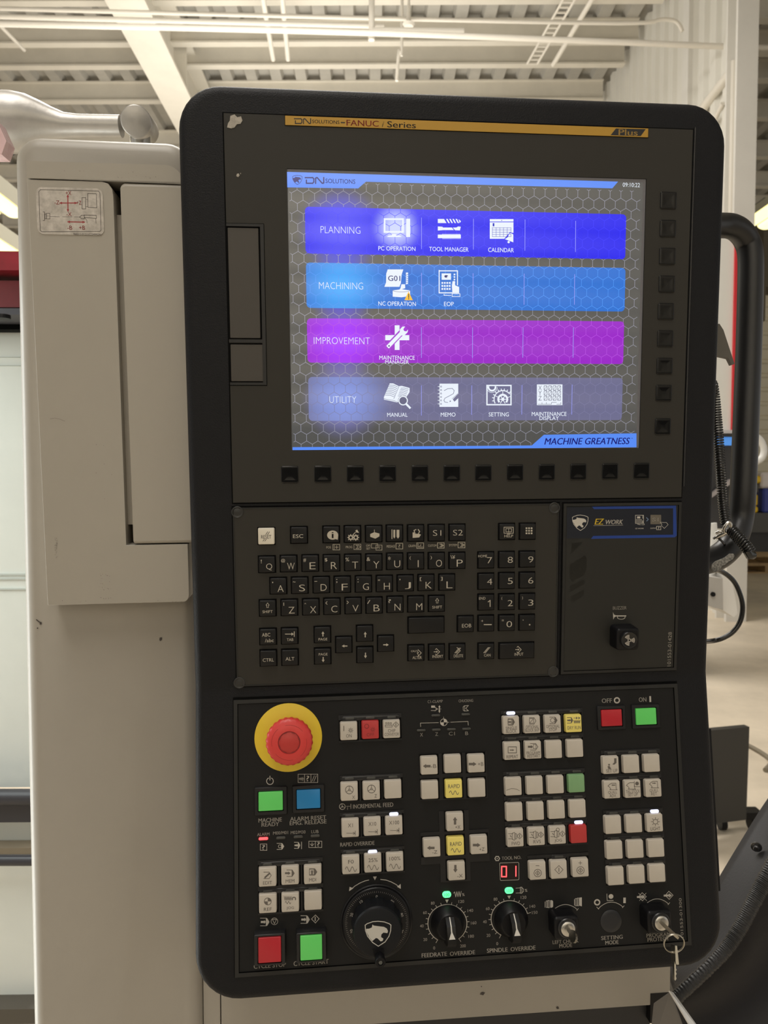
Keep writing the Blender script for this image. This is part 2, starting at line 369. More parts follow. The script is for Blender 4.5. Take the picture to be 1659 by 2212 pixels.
# ---------------- the lit screen
def display_mat(name, base, glows, es=1.0):
    """a lit part of the display: its picture is light given off by the panel, under a reflecting cover film"""
    m=bpy.data.materials.new(name); m.use_nodes=True; nt=m.node_tree; b=nt.nodes['Principled BSDF']
    b.inputs['Base Color'].default_value=(.01,.011,.013,1); b.inputs['Roughness'].default_value=.06; b.inputs['IOR'].default_value=1.65
    b.inputs['Emission Strength'].default_value=es
    tc=nt.nodes.new('ShaderNodeTexCoord'); col=None
    rgb=nt.nodes.new('ShaderNodeRGB'); rgb.outputs[0].default_value=tuple(base)+(1,); col=rgb.outputs[0]
    for (c,r,gc,amt) in glows:
        d=nt.nodes.new('ShaderNodeVectorMath'); d.operation='DISTANCE'; d.inputs[1].default_value=(c[0],c[1],0)
        sep=nt.nodes.new('ShaderNodeSeparateXYZ'); cmb=nt.nodes.new('ShaderNodeCombineXYZ')
        nt.links.new(tc.outputs['Object'],sep.inputs[0]); nt.links.new(sep.outputs[0],cmb.inputs[0]); nt.links.new(sep.outputs[1],cmb.inputs[1])
        nt.links.new(cmb.outputs[0],d.inputs[0])
        mr=nt.nodes.new('ShaderNodeMapRange'); mr.interpolation_type='SMOOTHSTEP'
        mr.inputs['From Min'].default_value=0; mr.inputs['From Max'].default_value=r; mr.inputs['To Min'].default_value=amt; mr.inputs['To Max'].default_value=0
        nt.links.new(d.outputs['Value'],mr.inputs['Value'])
        mx=nt.nodes.new('ShaderNodeMix'); mx.data_type='RGBA'; nt.links.new(mr.outputs[0],mx.inputs[0]); nt.links.new(col,mx.inputs[6]); mx.inputs[7].default_value=tuple(gc)+(1,); col=mx.outputs[2]
    nt.links.new(col,b.inputs['Emission Color']); return m
def pu(x,y): return P(FU,x,y,.0005)
G1=pu(737,497); G2=pu(738,617); G3=pu(740,736); G4=pu(742,863); GP=pu(856,492)
blu=srgb(70,70,245); az=srgb(50,165,250); pur=srgb(165,40,255); lav=srgb(130,150,225)
Dbg=display_mat('display_background',(.084,.082,.076),[(G1,.040,srgb(30,30,250),1.2),(G2,.036,srgb(30,60,250),1.0),(G3,.036,srgb(110,60,235),.9),(G4,.040,srgb(140,140,235),.8)])  # grey base glow stands in for part of the hall's reflection in the screen
g=G(); g.box(sx0,sx1,sy0,sy1,.00022,.0003); scrn=g.build('screen',mat('screen_bezel_grey',(.16,.16,.18),.35),DU,label='lit menu screen')
A0=pu(620,372); A1=pu(1389,394); A2=pu(632,972.5); A3=pu(1374.5,966.5)
ax0=(A0[0]+A2[0])/2; ax1=(A1[0]+A3[0])/2; ay1=(A0[1]+A1[1])/2-.0002; ay0=(A2[1]+A3[1])/2
g=G(); g.box(ax0,ax1,ay0,ay1,.00031,.0005); g.build('display_area',Dbg,scrn)
rows=[((658.6,446.4),(1350.5,560),'row_blue',srgb(2,0,236),[(G1,.040,blu,1.0),(GP,.024,srgb(200,210,255),1.1)],'blue'),
      ((660.8,567),(1349,673),'row_azure',srgb(20,108,208),[(G2,.046,az,1.0)],'azure'),
      ((662.9,687.5),(1346,786.5),'row_magenta',srgb(150,6,198),[(G3,.046,pur,1.0)],'magenta'),
      ((665.8,814.3),(1343,907.5),'row_grey',srgb(104,104,140),[(G4,.050,lav,1.0)],'grey')]
rr=[]
for (p0,p1,nm,col,gl,cn) in rows:
    q0=pu(*p0); q1=pu(*p1); g=G(); L=rrect((q0[0]+q1[0])/2,(q0[1]+q1[1])/2,q1[0]-q0[0],q0[1]-q1[1],.0034,5)
    g.poly(L,.00055); g.build('menu_row',display_mat(nm,col,gl),scrn,label=cn+' menu row'); rr.append((q0[0],q1[0],q1[1],q0[1],col))
# hexagon net, each region in its own tint
W6=.00985; R6=W6/math.sqrt(3); nets={k:G() for k in range(-1,4)}
def region(x,y):
    for k,(a,b,c,d,_) in enumerate(rr):
        if a<x<b and c<y<d: return k
    return -1
hd=[pu(*q) for q in ((620,371.5),(1335,392.5),(1322.5,407),(790.5,392.8),(773.6,407.3),(620,405))]
def inside(x,y): return ax0+.001<x<ax1-.0015 and ay0+.0012<y<ay1-.0075 and not (x<pu(782,0)[0] and y>pu(760,405)[1]) and not(x>pu(1160,0)[0] and y<pu(1250,938)[1])
j=0; yy=ay0+.002
while yy<ay1+R6:
    xx=ax0+.003+(W6/2 if j%2 else 0)-W6
    while xx<ax1+W6:
        pts=[(xx+R6*math.sin(PI/3*k),yy+R6*math.cos(PI/3*k)) for k in range(4)]
        for k in range(3):
            for t in range(3):
                a_=[pts[k][i]+(pts[k+1][i]-pts[k][i])*t/3 for i in (0,1)]; b_=[pts[k][i]+(pts[k+1][i]-pts[k][i])*(t+1)/3 for i in (0,1)]
                mx_,my_=(a_[0]+b_[0])/2,(a_[1]+b_[1])/2
                if not inside(mx_,my_): continue
                d=Vector((b_[0]-a_[0],b_[1]-a_[1])).normalized()*.00019; e=Vector((-d.y,d.x)); z=.0006
                nets[region(mx_,my_)].add([(a_[0]+e.x,a_[1]+e.y,z),(a_[0]-e.x,a_[1]-e.y,z),(b_[0]-e.x,b_[1]-e.y,z),(b_[0]+e.x,b_[1]+e.y,z)],[(0,1,2,3)])
        xx+=W6
    yy+=R6*1.5; j+=1
netc={-1:srgb(150,150,165),0:srgb(48,45,250),1:srgb(72,150,242),2:srgb(182,72,225),3:srgb(120,120,158)}
for k,gg in nets.items(): gg.build('hexagon_pattern',display_mat('net%d'%k,netc[k],[]),scrn,kind='stuff')
Dhead=display_mat('header_blue',srgb(88,140,245),[]); Dwhite=display_mat('screen_white',(.80,.86,.95),[]); Ddark=display_mat('screen_dark_blue',srgb(25,22,110),[]); Dpale=display_mat('screen_divider',srgb(150,155,245),[])
g=G(); g.poly(hd,.0007); g.build('header_bar',Dhead,scrn)
g=G(); g.poly([pu(*q) for q in ((632,966),(1148.5,962.3),(1174.7,939.2),(1374.7,936),(1374.7,966.3),(632,972.5))],.0007); g.build('footer_bar',Dhead,scrn)
SH=.0008
a=Art(FU,SH); a.set((600,350),4.1475); emblem(a,175,160,43,42,4)
dn_logo(a,247,140,412,190,11); a.text('SOLUTIONS',561,172,266,38,.01)
a.build('header_lettering',Ddark,scrn); a=Art(FU,SH); a.set((1000,660),3.95); a.text('MACHINE GREATNESS',1062,1157,728,54,.06,.22); a.line([(1438,1133),(1448,1133)],3)
a.build('footer_lettering',Ddark,scrn)
for t,x,y,wd,h in (('PLANNING',735.6,496.7,85.6,14.5),('MACHINING',736.8,617.3,95,14.5),('IMPROVEMENT',738.7,736,121,14.5),('UTILITY',740.6,863.3,58,14)): a=Art(FU,SH); a.text(t,x,y,wd,h,-.02); a.build('row_title',Dwhite,scrn)
for t,x,y,wd,h in (('PC OPERATION',857.4,536.9,80,9),('TOOL MANAGER',969.8,538.5,85,9),('CALENDAR',1082.3,540,55.5,9),('NC OPERATION',857.9,656,81,9),('EOP',969.7,656.6,21,9),
  ('MAINTENANCE/MANAGER',857.8,772.7,76.5,8.6),('MANUAL',858.4,896,44,8.5),('MEMO',968,895.6,32,8.5),('SETTING',1077.5,895.2,43.5,8.5),('MAINTENANCE/DISPLAY',1186.3,894.2,75,8.5)):
    a=Art(FU,SH); tt=t.split('/'); a.text(tt[0],x,y,wd,h,.006)
    if len(tt)>1: a.text(tt[1],x,y+9.1,51 if tt[1]=='MANAGER' else 42,8,.006)
    a.build('icon_caption',Dwhite,scrn)
a=Art(FU,SH); a.text('09:10:22',1363.8,399.4,37,8.5,-.005); a.build('clock_digits',Dwhite,scrn)
for x,y0_,y1_,xb in ((910.5,470.6,537.6,910.5),(1022.8,473.3,538.6,1022.6),(1134.2,474.8,541,1133.8),(1243.5,477.8,543.7,1243),(910.5,590,656,910.5),(1022,591,657,1021.7),(1132.4,591.8,657.6,1131.9),(1241.3,593,657.6,1240.6),
  (910.3,707.5,772.6,910.3),(1020.8,708,772.7,1020.5),(1130,708,772,1129.4),(1238.7,708,772,1237.8),(910.3,833,897,910.2),(1019.2,833,895.5,1018.8),(1127.6,832.5,895,1127),(1236,831.6,895,1235)): a=Art(FU,SH); a.line([(x,y0_),(xb,y1_)],1.1); a.build('divider_line',Dpale,scrn)
# icons
def icon(name, fn, mt=None, h=SH, lab=None):
    a=Art(FU,h); fn(a); return a.build(name, mt or Dwhite, scrn)
OA=((600,350),4.1475); OB=((1000,350),3.95); OC=((620,660),4.1475); OD=((1000,660),3.95)
def ic(a):
    a.set(*OA); a.frame(957,512,1122,626,16); a.rect(1022,645,1060,660); a.poly([(975,672),(995,658),(1090,658),(1112,672)]); a.rect(1150,508,1186,672)
icon('computer_icon',ic)
def ic(a):
    a.set(*OA); a.poly([(1434,510),(1490,510),(1512,547),(1434,547)])
    for k in range(4): x=1508+k*28; a.poly([(x,510),(x+14,510),(x+34,547),(x+20,547)])
    a.poly([(1620,512),(1642,530),(1630,547)])
    a.poly([(1434,577),(1475,580),(1482,587),(1560,587),(1578,610),(1480,610),(1434,614)]); a.poly([(1568,587),(1600,587),(1615,577),(1640,580),(1632,613),(1588,611)])
    a.poly([(1434,650),(1640,650),(1640,682),(1434,682)])
    for k in range(15): a.line([(1475+k*11,645),(1479+k*11,688)],4)
icon('cutting_tools_icon',ic)
def ic(a):
    a.set(*OB); a.rect(229,487,431,508); a.poly([(229,514),(431,514),(431,605),(400,600),(352,655),(229,655)]); a.poly([(358,658),(385,640),(392,615),(408,605),(430,618),(430,685)]); a.disc(390,683,10)
icon('calendar_icon',ic)
def ic(a):
    a.set(*OB); a.text('1',261,535,14,26,.02)
    for k in range(6): a.line([(252+k*31.5,560),(252+k*31.5,636)],3)
    for k in range(5): a.line([(250,561+k*19),(410,561+k*19)],3)
    a.disc(331,499,4)
icon('calendar_grid',ic,display_mat('calendar_ink',srgb(40,50,190),[]),SH+.0001)
def ic(a):
    a.set(*OA); a.poly([(985,962),(1125,962),(1110,1010),(1103,1085),(1090,1118),(955,1118),(970,1080),(972,1000)])
    for k in range(6): y=1000+k*17; a.poly([(1148,y),(1168,y-8),(1168,y+4),(1148,y+12)])
    a.rect(1148,990,1168,1000); a.poly([(1108,1095),(1140,1095),(1142,1130),(1085,1150),(1100,1130)])
    a.poly([(1030,1150),(1110,1140),(1186,1150),(1186,1200),(1110,1212),(1030,1206)])
icon('program_icon',ic)
def ic(a): a.set(*OA); a.text('G01',1043,1042,108,46,.02); a.arc(1108,1150,76,180,360,3,14,14)
icon('program_lettering',ic,Ddark,SH+.0001)
icon('warning_triangle',lambda a:(a.set(*OA),a.poly([(1172,1160),(1210,1238),(1135,1238)])),display_mat('amber',srgb(252,190,40),[]),SH+.00015)
icon('warning_mark',lambda a:(a.set(*OA),a.line([(1173,1185),(1173,1213)],8),a.disc(1173,1226,5)),display_mat('warn_black',(.01,.01,.01),[]),SH+.0002)
def ic(a):
    a.set(*OA); a.line([(1446,975),(1610,975),(1610,1100)],9); a.line([(1446,972),(1446,1172),(1560,1172)],9); a.rect(1468,998,1552,1055)
    for r in range(3):
        for c in range(4): a.rect(1467+c*22,1075+r*27,1482+c*22,1091+r*27)
    for r in range(4): a.rect(1576,1000+r*23,1590,1014+r*23)
    a.line([(1490,1185),(1490,1195),(1552,1195)],5); a.poly([(1566,1068),(1586,1066),(1590,1105),(1625,1120),(1625,1175),(1565,1175),(1560,1110)]); a.frame(1562,1180,1632,1205,5)
icon('panel_hand_icon',ic)
icon('panel_icon_emblem',lambda a:(a.set(*OA),emblem(a,1510,1026,20,20,1,False)),Ddark,SH+.0001)
def ic(a):
    a.set(*OC); a.rect(965,177,1008,398); a.rect(880,265,1095,311)
icon('cross_icon',ic)
icon('wrench_outline',lambda a:(a.set(*OC),a.line([(895,378),(1050,215)],52)),display_mat('row_mag2',srgb(160,34,208),[]),SH+.0001)  # row-coloured outline separating the wrench from the cross
def ic(a):
    a.set(*OC); a.line([(912,362),(1035,235)],32); a.disc(912,362,17); a.poly([(1008,250),(1012,212),(1035,188),(1058,188),(1042,212),(1050,228),(1068,232),(1085,215),(1080,240),(1055,265),(1025,268)])
icon('wrench_icon',ic,None,SH+.0002)
icon('wrench_hole',lambda a:(a.set(*OC),a.disc(914,362,7)),Ddark,SH+.0003)
def ic(a):
    a.set(*OC); a.poly([(920,697),(950,697),(1002,722),(1030,720),(1098,738),(1098,775),(1060,835),(985,868),(960,862),(868,842),(868,820)])
icon('book_icon',ic)
def ic(a):
    a.set(*OC)
    for k in range(7): a.line([(915-k*6,712+k*15),(955-k*5,714+k*15),(990-k*5,728+k*15)],3.5)
    for k in range(6): a.line([(1020-k*5,740+k*14),(1050-k*5,738+k*14),(1088-k*5,750+k*14)],3.5)
    a.line([(1003,724),(957,835)],3); a.line([(870,835),(960,852),(985,862)],3)
icon('book_lines',ic,display_mat('screen_slate',srgb(70,80,130),[]),SH+.0001)
icon('lens_fill',lambda a:(a.set(*OC),a.disc(1040,852,46)),display_mat('screen_slate2',srgb(90,92,125),[]),SH+.00015)
icon('magnifier_icon',lambda a:(a.set(*OC),a.arc(1040,852,38,0,360,9,24),a.line([(1068,882),(1100,915)],18)),None,SH+.0002)
def ic(a):
    a.set(*OC); a.poly([(1366,700),(1534,700),(1534,790),(1485,840),(1500,862),(1534,830),(1534,908),(1366,908)])
    for k in range(6): a.line([(1353,726+k*31),(1375,726+k*31)],5)
icon('notebook_icon',ic)
def ic(a):
    a.set(*OC); a.line([(1408,762),(1440,745),(1480,742),(1498,762),(1490,790),(1450,812),(1415,830),(1405,850),(1415,866),(1440,868)],4); a.poly([(1455,865),(1460,850),(1470,858)])
    for k in range(6): a.arc(1380,726+k*31,6,0,360,3,8)
    a.line([(1480,835),(1530,790)],3)
icon('notebook_scribble',ic,display_mat('screen_slate3',srgb(70,75,120),[]),SH+.0001)
def ic(a):
    a.set(*OD); a.frame(205,682,410,846,11); a.arc(340,800,38,-30,210,16,20); a.disc(340,800,14)
    for k in range(6): t=PI*k/3; a.line([(340,800),(340+38*math.cos(t),800-38*math.sin(t))],6)
    a.arc(340,800,74,40,205,8,24); a.arc(248,696,30,180,360,14,14); a.arc(248,696,46,185,355,4,14)
    for k in range(9): t=math.radians(45+k*18); a.line([(340+78*math.cos(t),800-78*math.sin(t)),(340+88*math.cos(t),800-88*math.sin(t))],7)
    for t in (20,90,155): a.line([(340+38*math.cos(math.radians(t)),800-38*math.sin(math.radians(t))),(340+72*math.cos(math.radians(t)),800-72*math.sin(math.radians(t)))],5)
icon('gears_icon',ic)
icon('readout_icon',lambda a:(a.set(*OD),a.rect(631,673,849,850)))
def ic(a):
    a.set(*OD)
    for r,(c,y) in enumerate((('X',703),('Y',747),('Z',791))):
        a.text(c,658,y,27,36,-.01)
        for k in range(4):
            x=705+k*38.5; a.line([(x-10,y-18),(x+10,y-18),(x+13,y-14),(x+13,y+14),(x+10,y+18),(x-10,y+18),(x-13,y+14),(x-13,y-14)],3.5,True); a.line([(x-9,y+13),(x+9,y-13)],2.5)
    a.line([(640,842),(712,842),(712,826)],3); a.line([(675,842),(675,828)],3); a.line([(715,842),(755,842),(757,826),(798,826)],3); a.line([(800,842),(836,842),(836,826)],3)
icon('readout_digits',ic,display_mat('screen_slate4',srgb(60,62,95),[]),SH+.0001)
# torn scraps of sticker on the face plate
g=G(); g.poly([P(FU,*q) for q in ((498,252),(507,249),(513,255),(521,253),(524,262),(520,269),(512,270),(507,277),(500,279),(491,277),(493,268),(497,262))],.0013,.0016)
o=g.build('sticker_scrap',mat('torn_paper',(.50,.46,.40),.8,var=.3,vscale=300),F=FU); tag(o,'torn white paper scrap stuck at top left corner of the screen panel','sticker')
g=G(); g.poly([P(FU,*q) for q in ((512,377),(516,376),(518,380),(515,384),(511,382))],.0013,.0016); g.poly([P(FU,*q) for q in ((519,375),(521,375),(520,378))],.0013,.0015)
o=g.build('paint_chip',mat('torn_paper',(.50,.46,.40),.8),F=FU); tag(o,'tiny pale chip stuck left of the screen, below the torn paper scrap','chip')
# ================================================================ keyboard panel
KP=thing('keyboard_panel','charcoal keyboard panel with black letter and number keys below the screen','keyboard',FU,(.1,-.112,0))
q0=P(FU,504,1094); q1=P(FU,1205,1090); q2=P(FU,511,1484); q3=P(FU,1202,1462)
kx0=(q0[0]+q2[0])/2; kx1=(q1[0]+q3[0])/2; ky1=(q0[1]+q1[1])/2; ky0=max((q2[1]+q3[1])/2,HV+.003)
g=G(); g.box(kx0-.001,kx1+.001,ky0-.0012,ky1+.0014,.00002,.0004); g.build('panel_gap',M_gap,KP)
KS=.0160
keys=[]
def K(x,y,lg,wd=1,white=False): keys.append((x,y,lg,wd,white))
T=lambda s,dx,dy,w_,h_,**k:('t',s,dx,dy,w_,h_,k)
def two(sup,ch,dx=4,sw=6,sh=8,cw=15,cy=5):
    r=[T(ch,dx+1,cy,cw,15)]
    if sup: r.append(T(sup,-12,-7,sw,sh))
    return r
row1='QWERTYUIOP'; sup1='!@#$%&*()'; x1=[576.9,623.7,670.2,716.1,761.8,807.3,852.3,897.4,942.1,986.7]; y1_=[1218.6,1217,1216,1215.5,1214.5,1213.8,1212,1211.4,1210.6,1210.2]
for i,c in enumerate(row1):
    sw={'W':9,'R':6,'T':8,'Y':8,'Q':2,'I':3,'O':3}.get(c,6)
    K(x1[i],y1_[i],two(sup1[i] if i<9 else None,c,cw={'W':16,'I':2}.get(c,13),sw=sw)+([T('\\',-13,-8,4,8),T('¥',-8,-8,6,8)] if c=='P' else []))
for i,(c,x,y,sp) in enumerate(zip('ASDFGHJKL',[601.4,647.6,694.1,739.3,784.9,830,875.1,919.8,964.7],[1264.9,1263.7,1262.6,1261.8,1260.8,1260,1258.7,1257.7,1257],["'",'~','_',';',':','"',"'",'[',']'])):
    sz={"'":(2,3),'~':(6,2),'_':(6,1.2),';':(2.5,9),':':(2,8),'"':(4,3),'[':(4,8),']':(4,8)}[sp]
    K(x,y,[T(c,5,5,13,14.5),T(sp,-12,-8,sz[0],sz[1])])
K(578.5,1312.7,[('up',0,-7),T('SHIFT',0,7,22,6)])
for c,x,y,sp in zip('ZXCVBNM',[625.2,671.4,717,762.6,807.9,852.9,897.6],[1311.5,1310.3,1309,1307.6,1306.7,1304.8,1304],['|','^','<','>','/','?','']):
    sz={'|':(1.2,7),'^':(4,2.5),'<':(4,8),'>':(4,8),'/':(7,8),'?':(6,8),'':(1,1)}[sp]
    K(x,y,[T(c,5 if c!='M' else 7,5,13,14.5)]+([T(sp,-12,-8,sz[0],sz[1])] if sp else []))
K(942.2,1303,[('up',1,-7),T('SHIFT',1,7,21,6)])
for i,c in enumerate('789456123'):
    r,cc=divmod(i,3); y=[(1209.2,1208.3,1207.4),(1255,1253.7,1252.6),(1300,1299.3,1298.3)][r][cc]; x=(1049,1093.4,1137.6)[cc]
    ex={'7':[T('HOME',-8,-9,19,5.5)],'1':[T('END',-9,-9,14,5.5)],'2':[T('(',-11,-8,2,7)],'3':[T(')',-11,-8,2,7)]}.get(c,[])
    K(x,y,[T(c,7,0 if r<2 else 2,11,13) if c!='1' else ('one',7,2)]+ex)
K(920,1349,[],2.17); K(1004.6,1346.8,[T('EOB',2,3,20,8)])
K(1049,1345.6,[T('+',-9,-6,4.5,4.5),('ln',3,2,15,2)]); K(1093.3,1344.5,[T('0',5,2,12,13),T('=',-9,-6,4.5,3)]); K(1137.1,1343.8,[('dot',5,4,1.6),('dot',-9,-6,1)])
K(579.3,1374.5,[T('ABC',-4,-5,18,8),T('/abc',3,7,19,8)]); K(625.8,1372.9,[('tab',0,-5),T('TAB',1,7,14,6)])
K(696.5,1370,[('ar',1,-3,0,-1,10),T('PAGE',1,9,19,5.5)]); K(697,1416.3,[T('PAGE',1,-5,19,5.5),('ar',1,7,0,1,10)])
K(742.6,1391.6,[('ar',1,2,-1,0,11)]); K(787.5,1367.3,[('ar',1,1,0,-1,11)]); K(788,1413.4,[('ar',1,1,0,1,11)]); K(832.7,1389,[('ar',1,2,1,0,11)])
K(580,1420.6,[T('CTRL',0,3,24,7.5)]); K(626.5,1419.1,[T('ALT',0,2,19,7.5)])
K(898.1,1409.5,[T('CALC',-5,-5,12,4),('dia',6,-2),T('ALTER',2,9,20,6)]); K(942.5,1408,[('diaar',1,-3),T('INSERT',2,8,23,6)]); K(986.9,1406.8,[('diax',1,-4),T('DELETE',2,8,20,6)])
K(1049,1405.4,[('slash',1,-3),T('CAN',2,8,14,6)]); K(1115,1404.3,[('diaar',4,-4),T('INPUT',4,7,19,6)],2.17)
K(575.6,1157.8,[('rst',0,0),T('RESET',0,1,22,8)],1,True); K(646,1155.3,[T('ESC',-2,2,22,8)])
K(715.4,1154,[('info',0,0)]); K(761.2,1153.2,[('gear',0,0)]); K(807.1,1152.7,[('boxi',0,0)]); K(851.9,1151.6,[('tools',0,0)]); K(897.4,1151.1,[('bask',0,0)])
K(942,1150.4,[T('S1',1,0,18,12)]); K(986.8,1149.7,[T('S2',1,0,21,12)]); K(1094,1148,[('help',3,-3),T('HELP',3,9,19,5.5)]); K(1138.5,1147.4,[('nine',2,-1)])
wells=[]
for x,y,lg,wd,wh in keys:
    c=P(FU,x,y,.0012); ww=KS*wd if wd>1 else KS; ww=.0343 if wd>1 else KS
    wells.append((c[0]-ww/2,c[0]+ww/2,c[1]-KS/2,c[1]+KS/2))
def split_plate(name, x0,x1,y0_,y1_,holes,zb,zt,mats,parent):
    g=G(); plate(g,x0,x1,y0_,y1_,holes,zb,zt); return g.build(name,mats,parent)
split_plate('face_plate',kx0,kx1,ky0,ky1,wells,.00045,.0012,[M_plate,M_well],KP)
g=G(); b=.0010
for (x0,x1,y0_,y1_) in ((kx0,kx1,ky1-b,ky1),(kx0,kx1,ky0,ky0+b),(kx0,kx0+b,ky0,ky1),(kx1-b,kx1,ky0,ky1)): g.box(x0,x1,y0_,y1_,.0008,.0016)
g.build('panel_rim',M_rim,KP)
def cap(w_,h_,top,r=.0009,bev=.0007,z0=.0005,taper=.0003): g=G(); g.rbox(0,0,w_,h_,r,z0,top,bev,3,taper); return g
proto={}
def draw(a,x,y,lg):
    for it in lg:
        k=it[0]
        if k=='t': _,s_,dx,dy,w_,h_,kk=it; a.text(s_,x+dx,y+dy,w_,h_,kk.get('off',-.012 if h_>10 else 0)); continue
        cx_,cy_=x+it[1],y+it[2]
        if k=='up': a.line([(cx_-3.5,cy_),(cx_,cy_-5),(cx_+3.5,cy_),(cx_+1.8,cy_),(cx_+1.8,cy_+5),(cx_-1.8,cy_+5),(cx_-1.8,cy_)],.9,True)
        elif k=='ln': a.line([(cx_-it[3]/2,cy_),(cx_+it[3]/2,cy_)],it[4] if len(it)>4 else 1)
        elif k=='one': a.line([(cx_-3,cy_-3.5),(cx_+1,cy_-6.5),(cx_+1,cy_+6.5)],1.7)
        elif k=='dot': a.disc(cx_,cy_,it[3])
        elif k=='tab': a.line([(cx_-9,cy_),(cx_+6,cy_)],1.6); a.poly([(cx_+4,cy_-3.5),(cx_+9,cy_),(cx_+4,cy_+3.5)]); a.line([(cx_+10,cy_-5),(cx_+10,cy_+5)],1.6)
        elif k=='ar':
            dx,dy,L=it[3],it[4],it[5]; a.line([(cx_-dx*L/2,cy_-dy*L/2),(cx_+dx*1,cy_+dy*1)],2.2); a.poly([(cx_+dx*L/2,cy_+dy*L/2),(cx_-dy*3.2,cy_+dx*3.2),(cx_+dy*3.2,cy_-dx*3.2)])
        elif k in('dia','diaar','diax'):
            a.line([(cx_-2,cy_-6),(cx_+5,cy_+1),(cx_-2,cy_+8)],1.2)
            if k=='diaar': a.line([(cx_-7,cy_+1),(cx_-1,cy_+1)],1.5); a.poly([(cx_-2,cy_-1.5),(cx_+1.5,cy_+1),(cx_-2,cy_+3.5)]); a.line([(cx_-2,cy_+8),(cx_-4,cy_+6)],1.2); a.line([(cx_-2,cy_-6),(cx_-4,cy_-4)],1.2)
            if k=='dia': a.line([(cx_-4,cy_-4),(cx_-1,cy_+1),(cx_-4,cy_+1),(cx_-1,cy_+6)],1)
            if k=='diax': 
                for d in (-2,0,2): a.line([(cx_-5+d,cy_+6),(cx_+4+d,cy_-5)],.9)
        elif k=='slash': 
            for d in (-2,0,2): a.line([(cx_-5+d,cy_+6),(cx_+5+d,cy_-6)],.9)
        elif k=='rst':
            for d in (-3,1): a.line([(cx_+d+2,cy_-4),(cx_+d+6,cy_-10)],1.1); a.line([(cx_+d-4,cy_+10),(cx_+d-1,cy_+6)],1.1)
        elif k=='info': a.disc(cx_+3,cy_+.5,12,20,340,24) if False else a.poly([(cx_+3+12*math.cos(t*PI/12),cy_+1-10*math.sin(t*PI/12)) for t in range(24) if t not in(21,22)][:21]+[(cx_+14,cy_+11)])
        elif k=='gear':
            for gx in (-3,8):
                a.arc(cx_+gx-1,cy_+8-1,4,0,360,2.4,14)
                for t in range(8): a.line([(cx_+gx-1+4*math.cos(t*PI/4),cy_+7+4*math.sin(t*PI/4)),(cx_+gx-1+6.5*math.cos(t*PI/4),cy_+7+6.5*math.sin(t*PI/4))],1.6)
            a.poly([(cx_+6,cy_-8),(cx_+10,cy_-10),(cx_+14,cy_-3),(cx_+8,cy_-4)]); a.line([(cx_+6,cy_-4),(cx_+1,cy_+1)],1.5)
        elif k=='boxi': a.poly([(cx_-8,cy_),(cx_+1,cy_-4),(cx_+12,cy_-1),(cx_+12,cy_+5),(cx_+3,cy_+10),(cx_-8,cy_+6)]); a.line([(cx_+1,cy_-9),(cx_+1,cy_-3)],1.2)
        elif k=='tools': a.line([(cx_-6,cy_-8),(cx_-6,cy_+11)],1.6); a.poly([(cx_-3,cy_-8),(cx_+1,cy_-8),(cx_+1,cy_+7),(cx_-1,cy_+11),(cx_-3,cy_+7)]); a.poly([(cx_+4,cy_-8),(cx_+10,cy_-8),(cx_+10,cy_+7),(cx_+7,cy_+11),(cx_+4,cy_+7)])
        elif k=='bask': a.poly([(cx_-7,cy_-2),(cx_-4,cy_-2),(cx_-3,cy_+1),(cx_+6,cy_+1),(cx_+11,cy_+3),(cx_+7,cy_+9),(cx_-7,cy_+10)]); a.line([(cx_-2,cy_),(cx_-4,cy_-6),(cx_,cy_-8)],1.8); a.line([(cx_+6,cy_),(cx_+8,cy_-4),(cx_+5,cy_-8)],1.8)
        elif k=='help': a.frame(cx_-10,cy_-7,cx_+10,cy_+6,1.2); a.line([(cx_,cy_-4),(cx_,cy_+4)],1); a.frame(cx_-6,cy_-4,cx_+6,cy_+3,1.1); a.line([(cx_-3,cy_+8),(cx_+3,cy_+8)],1.2)
        elif k=='nine':
            for i in range(3):
                for j in range(3): a.rect(cx_-7+i*5.5,cy_-8+j*5.5,cx_-3.4+i*5.5,cy_-4.4+j*5.5)
for (x,y,lg,wd,wh),(w0,w1,w2,w3) in zip(keys,wells):
    kk=('w' if wh else 'k',wd); top=.0042 if not wh else .0048
    if kk not in proto:
        g=cap((w1-w0)-.0019,KS-.0019,top); o=g.build('key',M_whitekey if wh else M_key,KP,smooth=50); proto[kk]=o; base=o.location.copy(); o['b']=list(base)
    else:
        o=proto[kk].copy(); C.objects.link(o); o.parent=KP
    b=Vector(proto[kk]['b']); cc=((w0+w1)/2,(w2+w3)/2); o.location=b+Vector((cc[0],cc[1],0))
    if wh: o['label']='white reset key'
    if lg:
        # where the key centre shows at its raised top
        tp=FU@Vector((cc[0],cc[1],top)); cp=CI@tp; X=CX+FP*cp.x/-cp.z; Y=CY-FP*cp.y/-cp.z
        a=Art(FU,top+.00008); draw(a,X,Y,lg); a.g.v=[(p[0]-cc[0],p[1]-cc[1],p[2]) for p in a.g.v]
        a.build('key_legend',M_ink if wh else M_print2,o)
        if lg[0][0]=='info':
            a=Art(FU,top+.00016); a.text('i',X+3,Y+1,4,13,.03); a.g.v=[(p[0]-cc[0],p[1]-cc[1],p[2]) for p in a.g.v]; a.build('key_symbol',M_ink,o)
for o in proto.values(): del o['b']
